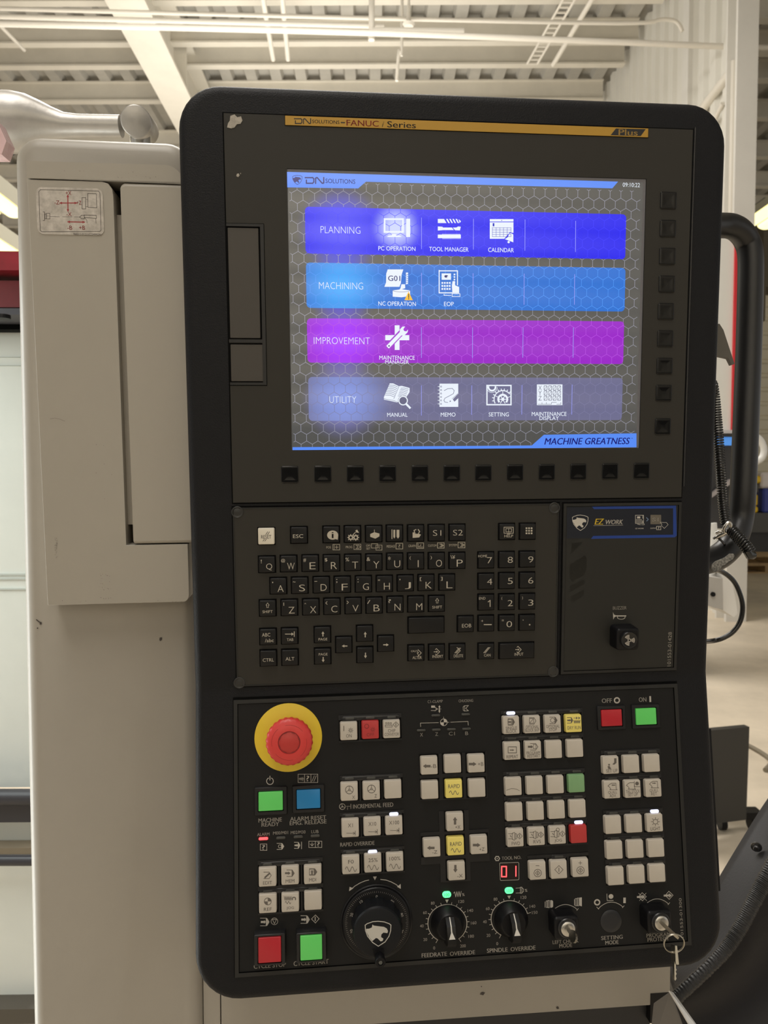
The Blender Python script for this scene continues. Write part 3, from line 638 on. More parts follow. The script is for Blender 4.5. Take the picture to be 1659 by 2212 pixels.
# function names printed below the top row
a=Art(FU,.00128); a.set((490,1070),4.88)
def scrbox(x0,y0,x1,y1,k):
    a.frame(x0,y0,x1,y1,5); mx_=(x0+x1)/2; my_=(y0+y1)/2
    if k=='+': a.line([(x0+14,y0+5),(x0+14,y1-5)],4); a.line([(mx_-12,my_),(mx_+20,my_)],5); a.line([(mx_+4,my_-15),(mx_+4,my_+15)],5)
    if k=='>': a.line([(x0+20,y0+12),(x1-20,y0+12),(x1-6,my_),(x1-20,y1-12),(x0+20,y1-12)],5); a.line([(x0+30,y0+18),(x0+45,my_),(x0+30,y1-18)],5)
    if k=='?': a.text('?',mx_,my_,16,30)
    if k=='L': a.line([(x0+12,y0+10),(x0+12,y1-12),(x1-8,y1-12)],4); a.line([(x0+22,y1-20),(mx_+6,my_),(mx_+6,y0+14)],4)
a.text('POS',1073,548,48,24); scrbox(1118,518,1190,575,'+'); a.text('PROG',1288,545,68,24); scrbox(1340,515,1413,572,'>')
a.text('OFS',1492,530,46,22); a.text('SET',1492,561,42,22); scrbox(1525,510,1590,555,''); scrbox(1572,525,1635,577,''); a.text('Q',1606,548,22,24)
a.set((820,1070),4.1475); a.text('MESSAGE',101,457,76,22); scrbox(147,430,207,480,'?'); a.text('GRAPH',291,453,66,22); scrbox(333,426,394,475,'L'); a.text('CUSTOM',472,450,76,20); scrbox(519,425,578,473,'>'); a.text('SYSTEM',658,446,72,20); scrbox(703,420,764,470,'>')
a.build('printed_labels',M_print2,KP)
for q in ((513,1106),(1196.5,1097),(517.5,1474),(1194,1450)):
    c=P(FU,*q); g=G(); g.lathe(c[0],c[1],[(.0052,.0012),(.0052,.0016),(.0046,.0019),(.0042,.0016)],24); g.cyl(c[0],c[1],.0036,.0012,.0017,20,.0004); g.build('screw_cap',mat('screw_cap_grey',(.022,.022,.021),.4),KP,smooth=40)
# ================================================================ buzzer panel
BP=thing('buzzer_panel','narrow black panel with blue-edged work label and buzzer switch, right of the keyboard','control panel',FU,(.35,-.105,0))
q0=P(FU,1214,1089); q1=P(FU,1470,1083); q2=P(FU,1212,1458); q3=P(FU,1459,1449)
bx0=(q0[0]+q2[0])/2; bx1=(q1[0]+q3[0])/2; by1=(q0[1]+q1[1])/2; by0=max((q2[1]+q3[1])/2,HV+.004)
g=G(); g.box(bx0-.0008,bx1+.0008,by0-.001,by1+.0012,.00002,.0004); g.build('panel_gap',M_gap,BP)
g=G(); t=.0026; plate(g,bx0,bx1,by0,by1,[(bx0+t,bx1-t,by0+t,by1-t)],.0006,.0022); g.build('panel_frame',[M_rim,M_gap],BP)
g=G(); g.box(bx0+t+.0004,bx1-t-.0004,by0+t+.0004,by1-t-.0004,.00045,.0014); g.build('face_plate',mat('buzzer_plate_black',(.010,.010,.008),.5,bump=.25,bscale=2500,bdist=.0001),BP)
O5=((1200,1070),5.53)
def ba(h=.0015): return Art(FU,h,*O5)
a=ba(); a.poly([(135,140),(1400,130),(1440,135),(1440,500),(135,515)]); a.build('work_label',mat('label_navy',(.008,.011,.020),.35),BP,label='dark navy label')
a=ba(.0016); a.poly([(435,135),(1440,122),(1448,480),(1425,502),(425,520),(450,485),(1405,470),(1405,155),(460,165)]) ; a.build('blue_border',mat('label_blue',(.015,.050,.26),.35),BP)
a=ba(.0016); emblem(a,295,328,95,92,6); a.text('WORK',703,318,205,52,.08,.25); a.line([(455,362),(805,355)],3)
a.frame(955,238,1052,335,5); a.rect(975,252,1012,276); 
for y in (290,305,320): a.line([(962,y),(1030,y)],5)
for y in (245,258,271): a.line([(1040,y),(1046,y)],6)
a.line([(1035,330),(1040,300),(1045,330),(1060,340),(1060,352),(1028,352)],4); a.text('EZ WORK',1005,396,100,14); a.text('CUSTOM',1166,393,66,14); a.line([(980,345),(1015,352)],5)
a.frame(1207,370,1258,410,5); a.text('?',1233,390,16,24); a.line([(1250,318),(1270,345),(1265,362),(1300,395),(1345,350),(1325,325),(1290,325),(1262,322)],4,False)
a.build('label_print',mat('label_white',(.55,.52,.46),.5),BP)
a=ba(.0016); a.text('EZ',524,314,110,68,.09,.25); a.build('yellow_lettering',mat('label_yellow',(.85,.62,.05),.5),BP)
a=ba(.0016); a.line([(1088,268),(1108,287),(1090,306)],9); a.build('label_arrow',mat('label_arrow_blue',(.15,.22,.34),.5),BP)
a=ba(.0016); a.rect(1134,233,1262,345); a.build('key_picture',mat('key_picture_brown',(.13,.115,.09),.5),BP)
a=ba(.0017); a.text('S1',1193,290,74,40,.01); a.build('key_picture_lettering',M_print,BP)
a=ba(.0015); a.text('BUZZER',767,1345,163,38,.015); a.poly([(686,1395),(700,1425),(720,1433),(845,1433),(845,1448),(720,1448),(705,1455),(690,1485)]); a.arc(785,1458,45,180,360,7,16,22); a.line([(740,1440),(740,1462)],7); a.line([(830,1440),(830,1462)],7)
a.text('101553-01428',1362,1838,400,42,.02,rot=90); a.build('printed_labels',M_print,BP)
M_scr=mat('residue_black',(.010,.010,.008),.3)
a=ba()
for pts in ([(200,570),(320,560),(240,650),(180,700)],[(170,830),(350,720),(372,740),(370,880),(340,950),(200,1030),(170,990)],[(180,1080),(340,1010),(350,1060),(180,1150)],[(190,1210),(340,1130),(335,1190),(230,1270),(185,1260)]): a.poly(pts)
a.build('glue_residue',M_scr,BP)
bs=P(FU,1341,1371.5)
g=G(); g.rbox(bs[0],bs[1],.0215,.0205,.003,.0012,.0165,.0022,5,.0006); sw=g.build('buzzer_switch',M_black,BP,smooth=40)
g=G(); g.lathe(bs[0],bs[1],[(.0079,.0160),(.0079,.0188),(.0074,.0194),(.0062,.0191)],32); kn=g.build('switch_cap',mat('switch_cap_black',(.009,.009,.009),.3),sw,smooth=40)
tp=FU@Vector((bs[0],bs[1],.0192)); cp=CI@tp; X=CX+FP*cp.x/-cp.z; Y=CY-FP*cp.y/-cp.z
a=Art(FU,.0193); a.arc(X,Y,3,0,360,1.4,14)
for d in (0,120,240):
    for r_ in (5.2,7.2,9.2,11): a.arc(X,Y,r_,d-26,d+26,1.2,6)
a.build('switch_symbol',M_print,sw)
# ================================================================ operator panel
OP=thing('operator_panel','black operator panel with ivory push buttons, override dials and handwheel, below the keyboard','control panel',FL,(.175,-.25,0))
q0=P(FL,506,1511); q1=P(FL,1461,1477); q2=P(FL,507,2109); q3=P(FL,1491,2039)
ox0=(q0[0]+q2[0])/2; ox1=(q1[0]+q3[0])/2; oy1=(q0[1]+q1[1])/2; oy0=(q2[1]+q3[1])/2
g=G(); g.box(ox0-.0008,ox1+.0008,oy0-.0008,oy1+.0022,.00002,.0004); g.build('panel_gap',M_gap,OP)
g=G(); t=.0034; plate(g,ox0,ox1,oy0,oy1,[(ox0+t,ox1-t,oy0+t,oy1-t)],.0004,.0024); g.build('panel_frame',[M_rim,M_gap],OP)
g=G(); g.box(ox0+t+.0005,ox1-t-.0005,oy0+t+.0005,oy1-t-.0005,.00045,.0014); g.build('face_plate',M_plate2,OP)
HB=.0016; HC=.0062; HL=.0026
M_block=mat('button_block_black',(.010,.010,.011),.35,spec=.45)
CW,CH=.0151,.0157
blocks=[]
def avg(F,tl,tr,br,bl,h=0):
    a,b,c,d=[P(F,*q,h) for q in (tl,tr,br,bl)]
    return (a[0]+d[0])/2,(b[0]+c[0])/2,(c[1]+d[1])/2,(a[1]+b[1])/2
capproto={}; ledproto=[None]
def top_px(c,h):
    tp=FL@Vector((c[0],c[1],h)); cp=CI@tp; return CX+FP*cp.x/-cp.z, CY-FP*cp.y/-cp.z
def legend(fn,c,h,parent,m=None,name='button_legend'):
    X,Y=top_px(c,h); a=Art(FL,h+.00008,(X,Y),1.0); fn(a); a.g.v=[(p[0]-c[0],p[1]-c[1],p[2]) for p in a.g.v]; return a.build(name,m or M_legend,parent)
def pushbutton(px,py,m=None,fn=None,label=None):
    m=m or M_white; c=P(FL,px,py,HC)
    if m.name not in capproto:
        g=G(); g.rbox(0,0,CW,CH,.0011,.0016,HC,.0006,3,.0004); o=g.build('push_button',m,OP,smooth=50); capproto[m.name]=(o,o.location.copy())
    else: o=capproto[m.name][0].copy(); C.objects.link(o); o.parent=OP
    for k in ('label',):
        if k in o: del o[k]
    o.location=capproto[m.name][1]+Vector((c[0],c[1],0))
    if label: o['label']=label
    if fn: legend(fn,c,HC,o,M_legred if m is M_redcap else (M_ink if False else M_legend))
    return c
led_at=[]
def block(corners,caps,leds,bars=True,shape=None):
    x0,x1,y0_,y1_=avg(FL,*corners,HB)
    cs=[P(FL,*q[:2],HC) for q in caps]
    holes=[(c[0]-CW/2-.0017,c[0]+CW/2+.0017,c[1]-CH/2-.0014,c[1]+CH/2+.0014) for c in cs]
    g=G()
    if shape: 
        for (a,b,c_,d) in shape: plate(g,a,b,c_,d,[h for h in holes if a<(h[0]+h[1])/2<b and c_<(h[2]+h[3])/2<d],.0015,HB+.0006)
    else: plate(g,x0,x1,y0_,y1_,holes,.0015,HB+.0006)
    g.build('button_block',[M_block,M_well],OP)
    if leds:
        rows_={}
        for (x,y) in leds: rows_.setdefault(round(y/20),[]).append((x,y))
    return x0,x1
def led(px,py,m=None,w_=.0082,h_=.0021,label=None,z=HL):
    c=P(FL,px,py,z); m=m or M_led; k=('led',m.name,w_)
    if k not in capproto:
        g=G(); g.rbox(0,0,w_,h_,h_*.48,.0010,z+.0004,.0003,4); o=g.build('indicator_light',m,OP,smooth=50); capproto[k]=(o,o.location.copy())
    else: o=capproto[k][0].copy(); C.objects.link(o); o.parent=OP
    if 'label' in o: del o['label']
    o.location=capproto[k][1]+Vector((c[0],c[1],0))
    if label: o['label']=label
def bar(pts):
    """raised strip that carries a row of indicator lights"""
    c0=P(FL,pts[0][0],pts[0][1],HL); c1=P(FL,pts[-1][0],pts[-1][1],HL); y=(c0[1]+c1[1])/2
    g=G(); g.rbox((c0[0]+c1[0])/2,y,c1[0]-c0[0]+.0145,.0040,.0018,.0015,HL,.0004,4); g.build('light_strip',mat('strip_black',(.014,.014,.015),.28,spec=.5),OP,smooth=50)
# legend drawings, in pixels round the cap centre
def LT(*rows):
    def f(a):
        for r in rows:
            if callable(r): r(a)
            else: a.text(r[0],r[1],r[2],r[3],r[4])
    return f
arrow=lambda x,y,dx,dy,L,w_=5: (lambda a:(a.line([(x-dx*L/2,y-dy*L/2),(x+dx*L*.05,y+dy*L*.05)],w_), a.poly([(x+dx*L/2,y+dy*L/2),(x-dy*w_*.95,y+dx*w_*.95),(x+dy*w_*.95,y-dx*w_*.95)])))
wave=lambda x,y,W=24,H=5,n=2: (lambda a:a.line([(x-W/2+W*i/32, y-H*math.sin(i/32*2*PI*n+.0)) for i in range(33)],1.1))
zig=lambda x,y,W,H,n: (lambda a:a.line([(x-W/2+W*i/(2*n), y+(H if i%2 else -H)) for i in range(2*n+1)],1.1))
page=lambda x,y,W=9,H=7: (lambda a:a.line([(x-W,y-H),(x+W*.4,y-H),(x+W,y),(x+W*.4,y+H),(x-W,y+H)],1.2))
pageR=lambda x,y,W=9,H=7: (lambda a:(a.line([(x-W,y-H),(x+W*.4,y-H)],1.2),a.line([(x-W,y+H),(x+W*.4,y+H)],1.2),a.poly([(x+W*.3,y-H),(x+W*.55,y-H),(x+W*1.1,y),(x+W*.55,y+H),(x+W*.3,y+H)])))
diam=lambda x,y,r: (lambda a:(a.line([(x-r,y),(x,y-r),(x+r,y),(x,y+r)],1.1,True),a.line([(x,y-r*.4),(x,y+r*.4)],1.6)))
def wheel(x,y,r): return lambda a:(a.arc(x,y,r,0,360,1.3,20),a.arc(x,y,r*.22,0,360,1.2,8),[a.line([(x+r*.25*math.cos(t),y+r*.25*math.sin(t)),(x+r*.95*math.cos(t),y+r*.95*math.sin(t))],1.1) for t in (0.6,2.6,4.7)])
def sunray(x,y,r0,r1,n=8): return lambda a:[a.line([(x+r0*math.cos(t*2*PI/n),y+r0*math.sin(t*2*PI/n)),(x+r1*math.cos(t*2*PI/n),y+r1*math.sin(t*2*PI/n))],1.1) for t in range(n)]
def chuck(x,y): return lambda a:(a.line([(x-13,y-5),(x-4,y-5)],1),a.line([(x-13,y+6),(x-4,y+6)],1),a.line([(x-5,y-6),(x,y-8),(x,y+9),(x-5,y+7)],1,True),a.line([(x+2,y-6),(x+5,y-4),(x+5,y+5),(x+2,y+7)],1,True),a.line([(x-9,y-1),(x-7,y+2)],1.5))
def quill(x,y,d=0): return lambda a:(a.line([(x-9,y-1),(x-5,y-5),(x-1,y-7),(x+8,y-7),(x+9,y+6),(x+11,y+7),(x-5,y+7),(x-3,y+5),(x-6,y+1)],1.1,True), arrow(x+2,y-3,d,0,8,1.8)(a) if d else None)
# --- blocks
def grp(corners,caps,leds,lit=(),shape=None,litm=None):
    block(corners,caps,leds,shape=shape)
    for q in caps:
        pushbutton(*q)
    rows_=[]
    for q in leds:
        if rows_ and abs(rows_[-1][-1][1]-q[1])<9 and q[0]>rows_[-1][-1][0]: rows_[-1].append(q)
        else: rows_.append([q])
    for r in rows_: bar(r)
    for i,q in enumerate(leds):
        if i in lit: led(*q,m=M_ledon,label='lit white indicator light',h_=.0030,z=HL+.0006)
        else: led(*q)
W0=M_white
grp(((730.7,1544.6),(866.5,1540.3),(868,1598),(733,1603.7)),
 [(753.6,1579.6,W0,LT(('ON',0,10,12,7),sunray(4,-2,2,5),lambda a:a.line([(-11,-11),(-11,-1)],1.5))),
  (800.2,1576.9,M_redcap,LT(('OFF',0,10,16,7),sunray(5,-1,2,5),lambda a:a.arc(-8,-8,4.5,0,360,1.3,14)),'red off push button'),
  (846.2,1575.2,W0,LT(('CHIP',0,3,16,6.5),('CONVEYOR',0,11,31,6.5),diam(9,-10,6),lambda a:(a.frame(-14,-9,1,-5,1.1),a.arc(-12,-13,1.6,0,360,.9,8),a.arc(-7,-13,1.6,0,360,.9,8),a.arc(-2,-13,1.6,0,360,.9,8))))],
 [(755.6,1552.3),(799.7,1550.6),(846,1549.2)])
grp(((733.4,1674.8),(869,1670.5),(871.3,1726),(735.8,1732)),
 [(754.6,1710.3,W0,LT(wheel(0,-4,8.5),('X',9,12,6,7))),(802.4,1708.3,W0,LT(wheel(0,-4,8.5),('Z',9,11,5,7))),(849.1,1705.4)],
 [(754.4,1682),(801.6,1680.8),(848.9,1678.4)])
ls=lambda x,y: (lambda a:(a.line([(x-9,y),(x+9,y)],.9),a.line([(x+9.5,y-5),(x+9.5,y+4)],1.2),a.line([(x+5,y-2.5),(x+9,y),(x+5,y+2.5)],.9)))
grp(((733.9,1755),(871.3,1749),(874,1805),(735.8,1810.6)),
 [(756.8,1789,W0,LT(('X1',0,-6,11,8),ls(1,11))),(804.3,1785.8,W0,LT(('X10',0,-6,17,8),ls(1,11))),(851.3,1783.9,W0,LT(('X100',0,-7,22,8),ls(1,10)))],
 [(755.6,1762.4),(803,1760.7),(850.8,1758.6)],lit=(2,))
grp(((735.6,1835.2),(872.5,1826.8),(875,1884.7),(737.5,1890.7)),
 [(758,1868.5,W0,LT(('F0',0,-7,12,8),wave(0,9))),(805.7,1864.9,W0,LT(('25%',0,-7,20,8),wave(0,9))),(853.2,1862.5,W0,LT(('100%',0,-8,24,8),wave(0,9)))],
 [(756.8,1841.5),(804.8,1840),(852.5,1837)],lit=(1,))
grp(((556.7,1858),(696.5,1852),(699,1969),(557.9,1975)),
 [(577.9,1895,W0,LT(('EDIT',0,12,19,7),page(0,-4,8,7),lambda a:a.line([(-5,0),(4,-8)],3.5))),
  (626.6,1891.2,W0,LT(('MEM',0,12,19,7),pageR(1,-5,8,7),arrow(-4,-5,1,0,10,4))),
  (675.5,1889.5,W0,LT(('MDI',0,11,15,7),pageR(1,-6,8,7),lambda a:(a.frame(-7,-12,3,0,1.2),a.line([(-2,-1),(-3,-8),(0,-8),(-1,-1)],2)))),
  (578.4,1952.2,W0,LT(('REF',0,12,17,7),lambda a:(a.arc(0,-5,7.5,0,360,1.3,20),a.disc(0,-5,7.5,0,90,8),a.disc(0,-5,7.5,180,270,8)))),
  (627,1949.8,W0,LT(('JOG',0,12,16,7),zig(-5,-9,16,4,5),wave(-5,0,12,2.5,2),lambda a:(a.arc(8,-8,3.5,-30,210,2,12)))),
  (676.3,1945.7)],
 [(577.9,1867.3),(626.6,1864.4),(675.3,1862.2),(578.4,1925.7),(627,1923.3),(676,1919.9)])
grp(((905.8,1629),(1050,1623.7),(1052.9,1725.4),(907,1728)),
 [(927.5,1654,W0,LT(('-B',9,1,12,8),arrow(-7,1,-1,0,14))),(978.3,1650.6),(1029.2,1649.5,W0,LT(('+B',9,1,12,8),arrow(-7,1,1,0,14))),
  (928.8,1706.8),(980.7,1704.4,M_yelcap,LT(('RAPID',0,-6,25,8),wave(0,8,20,4)),'yellow rapid push button of the upper group'),(1030.8,1702.8)],[])
cx_=[P(FL,x,1828,HB)[0] for x in (908.7,949.7,1014.2,1056.4)]; cy_=[P(FL,983,y,HB)[1] for y in (1750.4,1794,1863.5,1904)]
grp(((908.7,1750),(1056,1750),(1056,1904),(908.7,1904)),
 [(983,1775.7,W0,LT(('+X',6,11,11,7),arrow(0,-4,0,-1,14))),(933.2,1831.7,W0,LT(('-Z',6,9,11,7),arrow(-4,0,-1,0,14))),
  (984.6,1828,M_yelcap,LT(('RAPID',0,-5,25,8),wave(0,9,20,4)),'yellow rapid push button in the middle of the cross'),
  (1034.9,1825.5,W0,LT(('+Z',6,9,11,7),arrow(-4,0,1,0,14))),(986.7,1882,W0,LT(('-X',7,10,12,7),arrow(-3,-4,0,1,14)))],[],
 shape=[(cx_[1],cx_[2],cy_[3],cy_[0]),(cx_[0],cx_[1],cy_[2],cy_[1]),(cx_[2],cx_[3],cy_[2],cy_[1])])
grp(((1081.7,1534.8),(1257.5,1529),(1261.8,1636.8),(1083.9,1641.9)),
 [(1104.6,1566.7,W0,LT(('SINGLE',0,6,24,6.5),('BLOCK',0,13,22,6.5),pageR(0,-7,7,7),lambda a:a.frame(-7,-13,1,-2,1.4),arrow(-3,-7,1,0,7,3))),
  (1149.7,1565.2,W0,LT(('OPTIONAL',0,5,28,6.5),('BLOCK SKIP',0,12,30,6.5),page(1,-8,7,7),lambda a:(a.frame(-6,-13,3,-3,1),a.line([(-5,-4),(2,-12)],1)))),
  (1194.5,1564,W0,LT(('OPTIONAL',0,5,29,6.5),('STOP',0,12,17,6.5),pageR(1,-8,8,7),lambda a:a.arc(-1,-8,4.5,20,330,1,14))),
  (1239.4,1563,M_yelcap,LT(('DRY RUN',1,9,29,7),pageR(-8,-7,6,6),arrow(-9,-7,1,0,7,3),zig(7,-4,14,3,5),lambda a:(a.line([(0,-12),(6,-12)],1),a.poly([(5,-15),(9,-12),(5,-9)]),a.poly([(10,-15),(14,-12),(10,-9)]))),'yellow dry run push button'),
  (1106.7,1622.4,W0,LT(('REPEAT',0,12,25,6.5),lambda a:a.line([(-7,-9),(9,-9),(9,4),(-9,4),(-9,-9)],1.4),arrow(0,-2,1,0,9,2))),
  (1151.9,1620.2,W0,LT(('PROGRAM',0,6,29,6.5),('RESTART',1,13,27,6.5),page(2,-7,8,7),arrow(-5,-7,1,0,9,4),lambda a:a.frame(0,-12,6,-3,1))),(1196.7,1619.2),(1242.6,1616.9)],
 [(1103.4,1540.6),(1149,1539.2),(1193.8,1537.7),(1239.4,1536.6),(1105.6,1594.9),(1151,1593.9),(1196.7,1592.4),(1241.6,1590.8)],lit=(0,))
scratch=lambda a:a.line([(-15,8),(-5,4),(6,5),(13,9)],.8)
grp(((1086.6,1666.5),(1263,1658.8),(1269.6,1825),(1091.7,1831)),
 [(1109.3,1699.3,W0,scratch),(1155.4,1697.1),(1200.6,1695.3),(1245.8,1692.8,M_grncap,None,'faded green blank push button'),
  (1111.5,1754.3),(1157.5,1752.5),(1202.8,1749.7),(1248.2,1747.3),
  (1113.4,1810,W0,LT(('FWD',1,12,18,7),chuck(-2,-4),diam(9,-4,6))),(1159.3,1807,W0,LT(('RVS',1,11,16,7),chuck(-2,-4),diam(9,-4,6))),
  (1204.8,1804.2,W0,LT(('JOG',1,12,16,7),chuck(-2,-3),diam(10,-3,6),lambda a:a.arc(0,-12,3.5,0,360,1,12))),(1250.5,1802,M_redcap,None,'red blank push button')],
 [(1109.5,1672.8),(1155.4,1670.4),(1200,1668),(1246,1666.2),(1112,1728),(1158,1725.8),(1203,1723),(1249,1720.8),(1114,1783.6),(1160,1781),(1205,1778.4),(1250.1,1776.3)],lit=(11,))
grp(((1138.7,1848.3),(1270.4,1840.4),(1272.5,1895.3),(1140.9,1902.6)),
 [(1161.6,1880.9,W0,LT(lambda a:(a.arc(0,5,8,0,360,1.2,18),a.line([(-4,-11),(3,-11)],1)),diam(0,5,5))),(1207.4,1878.7,W0,diam(0,0,9)),
  (1254,1875,W0,LT(lambda a:(a.arc(0,5,8,0,360,1.2,18),a.line([(-4,-11),(3,-11)],1),a.line([(-.5,-14.5),(-.5,-7.5)],1)),diam(0,5,5)))],[(1207.5,1850.6)])
grp(((1297,1621),(1425.8,1615.3),(1430.4,1722),(1301.8,1727.3)),
 [(1319.7,1653,W0,LT(('SET UP',2,12,24,7),lambda a:(a.poly([(7,-15),(12,-15),(12,-5),(7,-1),(3,-2),(7,-6)]),a.disc(-4,-1,2.2,n=10),a.rect(-7,2,-2,5),a.rect(-6,5,0,8)))),(1364.1,1651),(1408.5,1649),
  (1322.3,1706,W0,LT(('QUILL',1,6,19,6.5),('ADV.',2,13,15,6.5),quill(0,-7,-1))),(1367.1,1704.5,W0,LT(('TAIL STOCK',0,5,30,6.5),('SET UP',0,12,21,6.5),quill(-5,-7),lambda a:(a.disc(9,-12,4),a.line([(3,-17),(3,-5),(15,-5)],1.1)))),
  (1411.8,1702.8,W0,LT(('QUILL',1,5,19,6.5),('RET.',2,12,14,6.5),quill(0,-8,1)))],
 [(1321,1626.5),(1366,1625),(1409,1623.2),(1323,1681.3),(1368,1679),(1412,1677.2)])
grp(((1302.5,1750.5),(1431.8,1743.9),(1439,1906.3),(1308.5,1913.6)),
 [(1325,1782.3),(1370,1779.7),(1414.8,1778,W0,LT(('LIGHT',1,12,21,7),lambda a:a.arc(1,-3,5,0,360,1.2,16),sunray(1,-3,6.5,9,8))),(1327.7,1836.7),(1373,1834.7),(1417.9,1832.5),(1330.6,1893),(1375.7,1889.7),(1420.2,1886.7)],
 [(1325,1756.5),(1370,1754.2),(1414,1752.5),(1328,1811),(1373,1809),(1418,1806.8),(1331,1866.6),(1376,1864),(1421,1861.8)],lit=(2,))
# --- illuminated square buttons
def lamp_button(cx0,cy0,fw,fh,bx,by,m,label,tall=False):
    hb=.0035 if not tall else .0105; c=P(FL,cx0,cy0,hb)
    u=.000418
    g=G(); W_,H_=bx*u,by*u
    wi,hi=fw*u+.0016,fh*u+.0016
    Lp=[rrect(c[0],c[1],W_+.0006,H_+.0006,.001,2),rrect(c[0],c[1],W_,H_,.001,2),rrect(c[0],c[1],W_-.0008,H_-.0008,.0008,2),rrect(c[0],c[1],wi,hi,.0006,2),rrect(c[0],c[1],wi,hi,.0006,2)]
    zs=[.0012,hb-.0005,hb,hb+.0001,hb-.0025]
    g.loops([[(x,y,z) for x,y in l] for l,z in zip(Lp,zs)],False,True); b=g.build('lamp_button',M_block,OP,smooth=40,label=label)
    g=G(); g.rbox(c[0],c[1],fw*u,fh*u,.0006,hb-.0024,hb+.0002,.0005,3); f=g.build('button_face',m,b,smooth=40)
mG=mat('lit_green_face',(.10,.42,.10),.35,emit=(.05,.42,.06),es=.35); mR=mat('red_face',(.36,.012,.02),.35,emit=(.5,.01,.02),es=.12); mB=mat('blue_face',(.012,.16,.36),.35,emit=(.0,.18,.42),es=.15)
lamp_button(1321.5,1550.7,47,36,65,53,mR,'red off button with black square bezel')
lamp_button(1396,1547.6,47,36,65,53,mG,'green on button with black square bezel')
lamp_button(584.6,1730.8,51,39,69,58,mG,'green machine ready button')
lamp_button(666.4,1726.2,50,39,68,57,mB,'blue alarm reset button')
lamp_button(582.6,2051.9,46.5,50,64,62,mR,'red cycle stop button in a deep black bezel',True)
lamp_button(672.4,2047,45,49,62,60,mG,'green cycle start button in a deep black bezel',True)
# --- emergency stop
c=P(FL,623,1592.8,.0016)
es=G().cyl(c[0],c[1],.0302,.0014,.0022,56,.0004).build('emergency_stop',M_yel,OP,smooth=40,label='red mushroom emergency stop on a yellow disc')
c=P(FL,624.7,1604.2,.024)
g=G(); n=96; L=[]
for r,z,k in ((.0105,.0022,0),(.0105,.010,0),(.0188,.0125,0),(.0203,.0145,1),(.0206,.0195,1),(.0196,.0222,0),(.0175,.0238,0),(.0120,.0246,0),(.0098,.0247,0),(.0094,.0236,0)):
    L.append([(c[0]+(r*(1-(.028 if k and i%4<2 else 0)))*math.cos(2*PI*i/n),c[1]+(r*(1-(.028 if k and i%4<2 else 0)))*math.sin(2*PI*i/n),z) for i in range(n)])
g.loops(L,False,True); g.build('mushroom_head',M_red,es,smooth=35)
g=G(); g.cyl(c[0],c[1],.0090,.0225,.0243,40,.0004); g.build('head_centre',M_red2,es,smooth=40)
X,Y=top_px(c,.0244); a=Art(FL,.0248,(X,Y),1.0)
a.arc(0,0,23.5,0,360,.9,40)
for t in range(8): t0=t*45+14; a.arc(0,0,22,t0,t0+16,1.1,4)
a.build('head_ring',M_legred,es)
a=Art(FL,.02425,(X,Y),1.0)
for r0,t0 in ((43,40),(43,130),(43,220),(43,310)):
    for dr in (-5,-14): a.arc(0,0,40+dr+3,t0,t0+62,.7,10)
g2=a.g; M_relief=mat('red_relief',(.36,.022,.02),.5); a.build('turn_arrows',M_relief,es)
# --- printed text and signs on the face plate
a=Art(FL,.00148); a.set((500,1480),4.1475)
a.arc(345,860,30,115,425,6,20); a.line([(345,815),(345,850)],6)
a.frame(597,798,773,872,4); a.line([(655,798),(655,872)],4); a.line([(712,797),(712,870)],4); a.text('?',684,836,26,48); a.line([(722,860),(742,812)],4); a.line([(738,862),(760,812)],4); a.line([(605,840),(648,840)],4); a.line([(615,830),(615,850)],4); a.line([(628,828),(628,852)],4); a.line([(640,826),(640,856)],4)
a.text('MACHINE',347,1208,208,36,.05); a.text('READY',348,1247,156,34,.05); a.text('ALARM RESET',687,1192,322,36,.05); a.text('EMG. RELEASE',687,1230,328,34,.05)
a.arc(993,1088,26,0,360,4,18); a.arc(993,1088,5,0,360,4,8)
for t in (20,140,260): a.line([(993+5*math.cos(math.radians(t)),1088+5*math.sin(math.radians(t))),(993+25*math.cos(math.radians(t)),1088+25*math.sin(math.radians(t)))],3)
a.line([(1030,1085),(1062,1085)],3); a.line([(1070,1066),(1070,1106)],4); a.line([(1040,1095),(1040,1115)],3)
a.text('INCREMENTAL',1216,1082,252,36,.045); a.text('FEED',1404,1072,90,36,.045)
a.set((500,1740),4.1475)
a.text('ALARM',285,258,110,26,.01); a.text('M00/M01',440,245,134,28,.01); a.text('M02/M30',597,240,132,28,.01); a.text('LUB',748,234,64,28,.01)
a.frame(259,345,317,402,4); a.text('?',288,374,26,40)
def pg(x,y,w_,h_,kind):
    a.line([(x-w_,y-h_),(x+w_*.3,y-h_)],5); a.line([(x-w_,y+h_),(x+w_*.3,y+h_)],5); a.poly([(x+w_*.2,y-h_),(x+w_*.5,y-h_),(x+w_,y),(x+w_*.5,y+h_),(x+w_*.2,y+h_)])
    if kind=='o': a.arc(x-w_*.2,y,h_*.5,20,330,4,12)
    else: a.line([(x-w_*.7,y),(x-w_*.1,y)],h_*.5); a.poly([(x-w_*.2,y-h_*.5),(x+w_*.15,y),(x-w_*.2,y+h_*.5)])
pg(440,366,32,27,'o'); pg(590,357,26,27,'a'); a.line([(628,327),(628,388)],5)
a.frame(693,320,809,376,4); a.line([(752,320),(752,376)],4); a.text('?',780,347,24,38); a.line([(722,335),(722,360)],5); a.line([(705,345),(722,362),(740,343)],4)
a.text('RAPID OVERRIDE',1128,343,306,34,.045)
a.poly([(1268,637),(1302,635),(1285,670)])
a.line([(1068,755),(1105,722),(1150,695),(1195,676),(1230,668)],6); a.poly([(1054,768),(1058,728),(1092,742)]); a.line([(1337,662),(1385,668),(1430,684),(1475,708),(1500,728)],6); a.poly([(1517,747),(1484,728),(1516,702)])
a.set((500,1880),4.1475)
